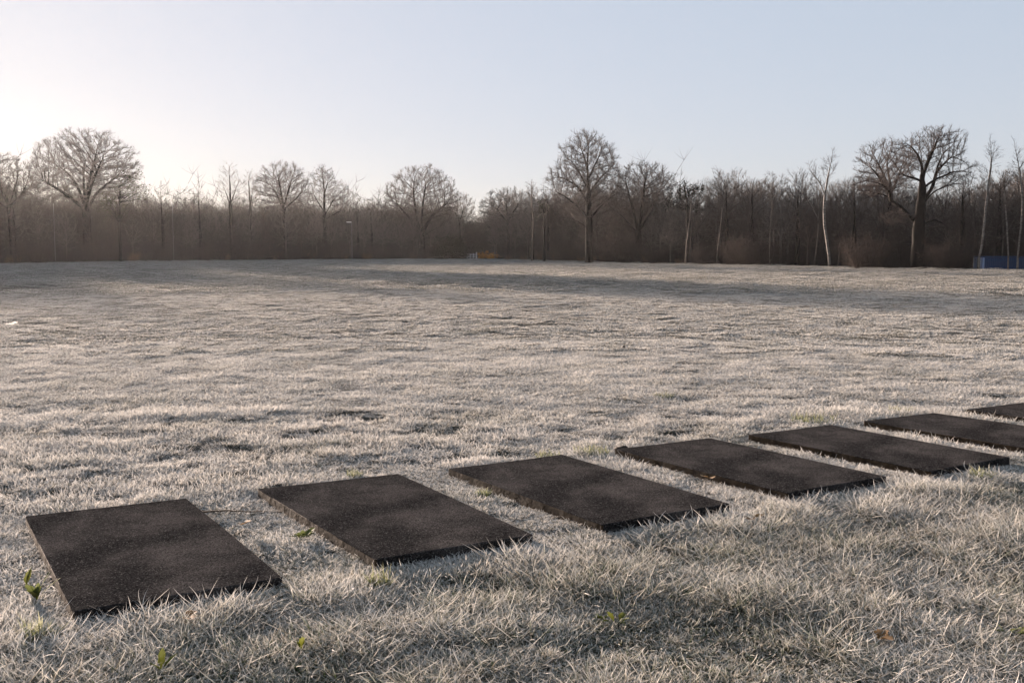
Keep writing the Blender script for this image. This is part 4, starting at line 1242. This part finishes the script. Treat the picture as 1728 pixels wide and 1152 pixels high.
plant('dock_plant', 'upright green leaf standing left of the nearest mat', 'weed', 42, 990, lambda rs: leaf_mesh(rs, 2, 0.09, 0.12, 0.04, (0.1, 0.3), (0.1, 0.4)), M['leaf'], 402, lift=0.03, group=G)
plant('broad_leaf_weed', 'low green weed between the first two mats', 'weed', 512, 908, lambda rs: leaf_mesh(rs, 16, 0.05, 0.10, 0.035, (0.5, 1.3), (0.1, 0.6), .05), M['leaf'], 403, lift=0.03, group=G)
plant('broad_leaf_weed', 'single upright green leaf in the lower left foreground', 'weed', 508, 1106, lambda rs: leaf_mesh(rs, 3, 0.06, 0.08, 0.03, (0.0, 0.4), (0.1, 0.5)), M['leaf'], 404, lift=0.05, group=G)
plant('broad_leaf_weed', 'flat green leaf lying at the bottom left edge', 'weed', 272, 1138, lambda rs: leaf_mesh(rs, 4, 0.08, 0.13, 0.03, (0.7, 1.1), (0.1, 0.5)), M['leaf'], 405, lift=0.05, group=G)
plant('broad_leaf_weed', 'small dark green weed in the lower right foreground', 'weed', 1040, 1052, lambda rs: leaf_mesh(rs, 8, 0.04, 0.08, 0.028, (0.5, 1.2), (0.1, 0.5), .04), M['leaf'], 406, lift=0.04, group=G)
plant('broad_leaf_weed', 'green weed near the bottom right corner', 'weed', 1706, 1072, lambda rs: leaf_mesh(rs, 9, 0.05, 0.09, 0.028, (0.4, 1.2), (0.1, 0.5), .06), M['leaf'], 407, lift=0.04, group=G)
plant('broad_leaf_weed', 'tiny green weed beneath the third mat', 'weed', 1018, 1045, lambda rs: leaf_mesh(rs, 5, 0.03, 0.06, 0.022, (0.5, 1.2), (0.1, 0.5), .03), M['leaf'], 408, lift=0.03, group=G)
GT = 'greener grass tufts'
def tuft(n, r, L): return lambda rs: blades(n, rs, r, L * .5, L, 0.003, 0.006, (0.0, 0.7), (0.1, 0.9), 5)
for k, (px, py, n, r, L, lb) in enumerate([
        (62, 1075, 90, .05, .15, 'green-rooted grass tuft below the front corner of the nearest mat'),
        (640, 985, 80, .05, .13, 'greenish grass tuft at the front corner of the second mat'),
        (600, 800, 60, .06, .09, 'small green tuft behind the second mat'),
        (1000, 763, 160, .14, .10, 'bright green tuft behind the third mat'),
        (925, 768, 90, .11, .07, 'pale green tuft left of the bright green one behind the third mat'),
        (1372, 708, 140, .20, .10, 'yellowish tuft behind the fifth mat'),
        (1520, 693, 120, .13, .09, 'greenish tuft behind the sixth mat'),
        (1655, 805, 90, .08, .12, 'green tuft right of the fifth mat front corner'),
        (1120, 668, 60, .12, .08, 'greenish tuft in the field beyond the fourth mat'),
        (815, 832, 50, .05, .07, 'small green tuft at the left edge of the third mat')]):
    plant('grass_tuft', lb, 'grass tuft', px, py, tuft(n, r, L), M['green_blade'], 420 + k, lift=0.01, group=GT)
for k, (px, py, lb) in enumerate([(1194, 812, 'withered brown leaf in the grass left of the fourth mat'), (408, 893, 'reddish dead leaf scrap between the first two mats'),
        (310, 1052, 'small brown dead leaf below the nearest mat'), (1480, 1085, 'brown dead leaf in the lower right grass'), (1270, 880, 'pale dead leaf below the third mat corner')]):
    plant('dead_leaf', lb, 'dead leaf', px, py, lambda rs: leaf_mesh(rs, 2, 0.05, 0.08, 0.05, (1.0, 1.4), (0.0, 0.3)), M['leaf_dead'], 450 + k, lift=0.05, group='dead leaves in the grass')

def clod(name, label, cat, px, py, s, mat, seed):
    rs = random.Random(seed)
    bm = bmesh.new()
    bmesh.ops.create_icosphere(bm, subdivisions=3, radius=1.0)
    ph = [rs.uniform(0, 6) for _ in range(6)]
    for v in bm.verts:
        d = 1 + .18 * math.sin(3 * v.co.x + ph[0]) * math.cos(2.5 * v.co.y + ph[1]) + .12 * math.sin(6 * v.co.z + ph[2] + 4 * v.co.x) + rs.uniform(-.05, .05)
        v.co *= d
        v.co.x *= s[0]; v.co.y *= s[1]; v.co.z *= s[2]
    o = bm_obj(name, bm, mat, smooth=True)
    x, y = ground_pt(px, py, 0.03)
    o.location = (x, y, float(height(np.array([x]), np.array([y]))[0]) + s[2] * 0.6 + 0.02)
    return tag(o, label, cat)
clod('earth_clod', 'small dark clod on the open field beyond the third mat', 'clod', 1053, 586, (0.026, 0.026, 0.032), M['clod'], 1)
clod('earth_clod', 'dark lump of earth behind the left corner of the fourth mat', 'clod', 1048, 756, (0.05, 0.04, 0.022), M['clod'], 2)
# dark stick between the first two mats
o_ = out_new()
rs = np.random.RandomState(5)
x, y = ground_pt(390, 864, 0.03)
P = resample([(-0.17, 0, 0), (-0.05, 0.015, .006), (0.07, -0.005, .004), (0.18, 0.02, 0)], 0.03, rs, 0.006)
tube_chain(P, np.linspace(0.006, 0.003, len(P)), 6, o_)
st = link('fallen_stick', out_mesh('fallen_stick', o_, M['dead_wood']))
st.location = (x, y, float(height(np.array([x]), np.array([y]))[0]) + 0.035)
tag(st, 'thin dark stick lying between the first two mats', 'stick')

# ------------------------------------------------------------------ haze
me = bpy.data.meshes.new('haze')
bm = bmesh.new(); bmesh.ops.create_cube(bm, size=1.0)
for v in bm.verts: v.co = (v.co.x * 1340, v.co.y * 1340, (v.co.z + 0.5) * 23.0 - 1.3)
bm.to_mesh(me); bm.free()
hz = link('haze', me)
m, nt, out = new_mat('morning_haze')
pv = N(nt, 'ShaderNodeVolumePrincipled', Density=HAZE_DENSITY, Anisotropy=HAZE_ANISO)
pv.inputs['Color'].default_value = (0.93, 0.92, 0.93, 1)
nt.links.new(pv.outputs['Volume'], out.inputs['Volume'])
me.materials.append(m)
tag(hz, 'thin morning haze over the field and the wood', 'haze', kind='stuff')
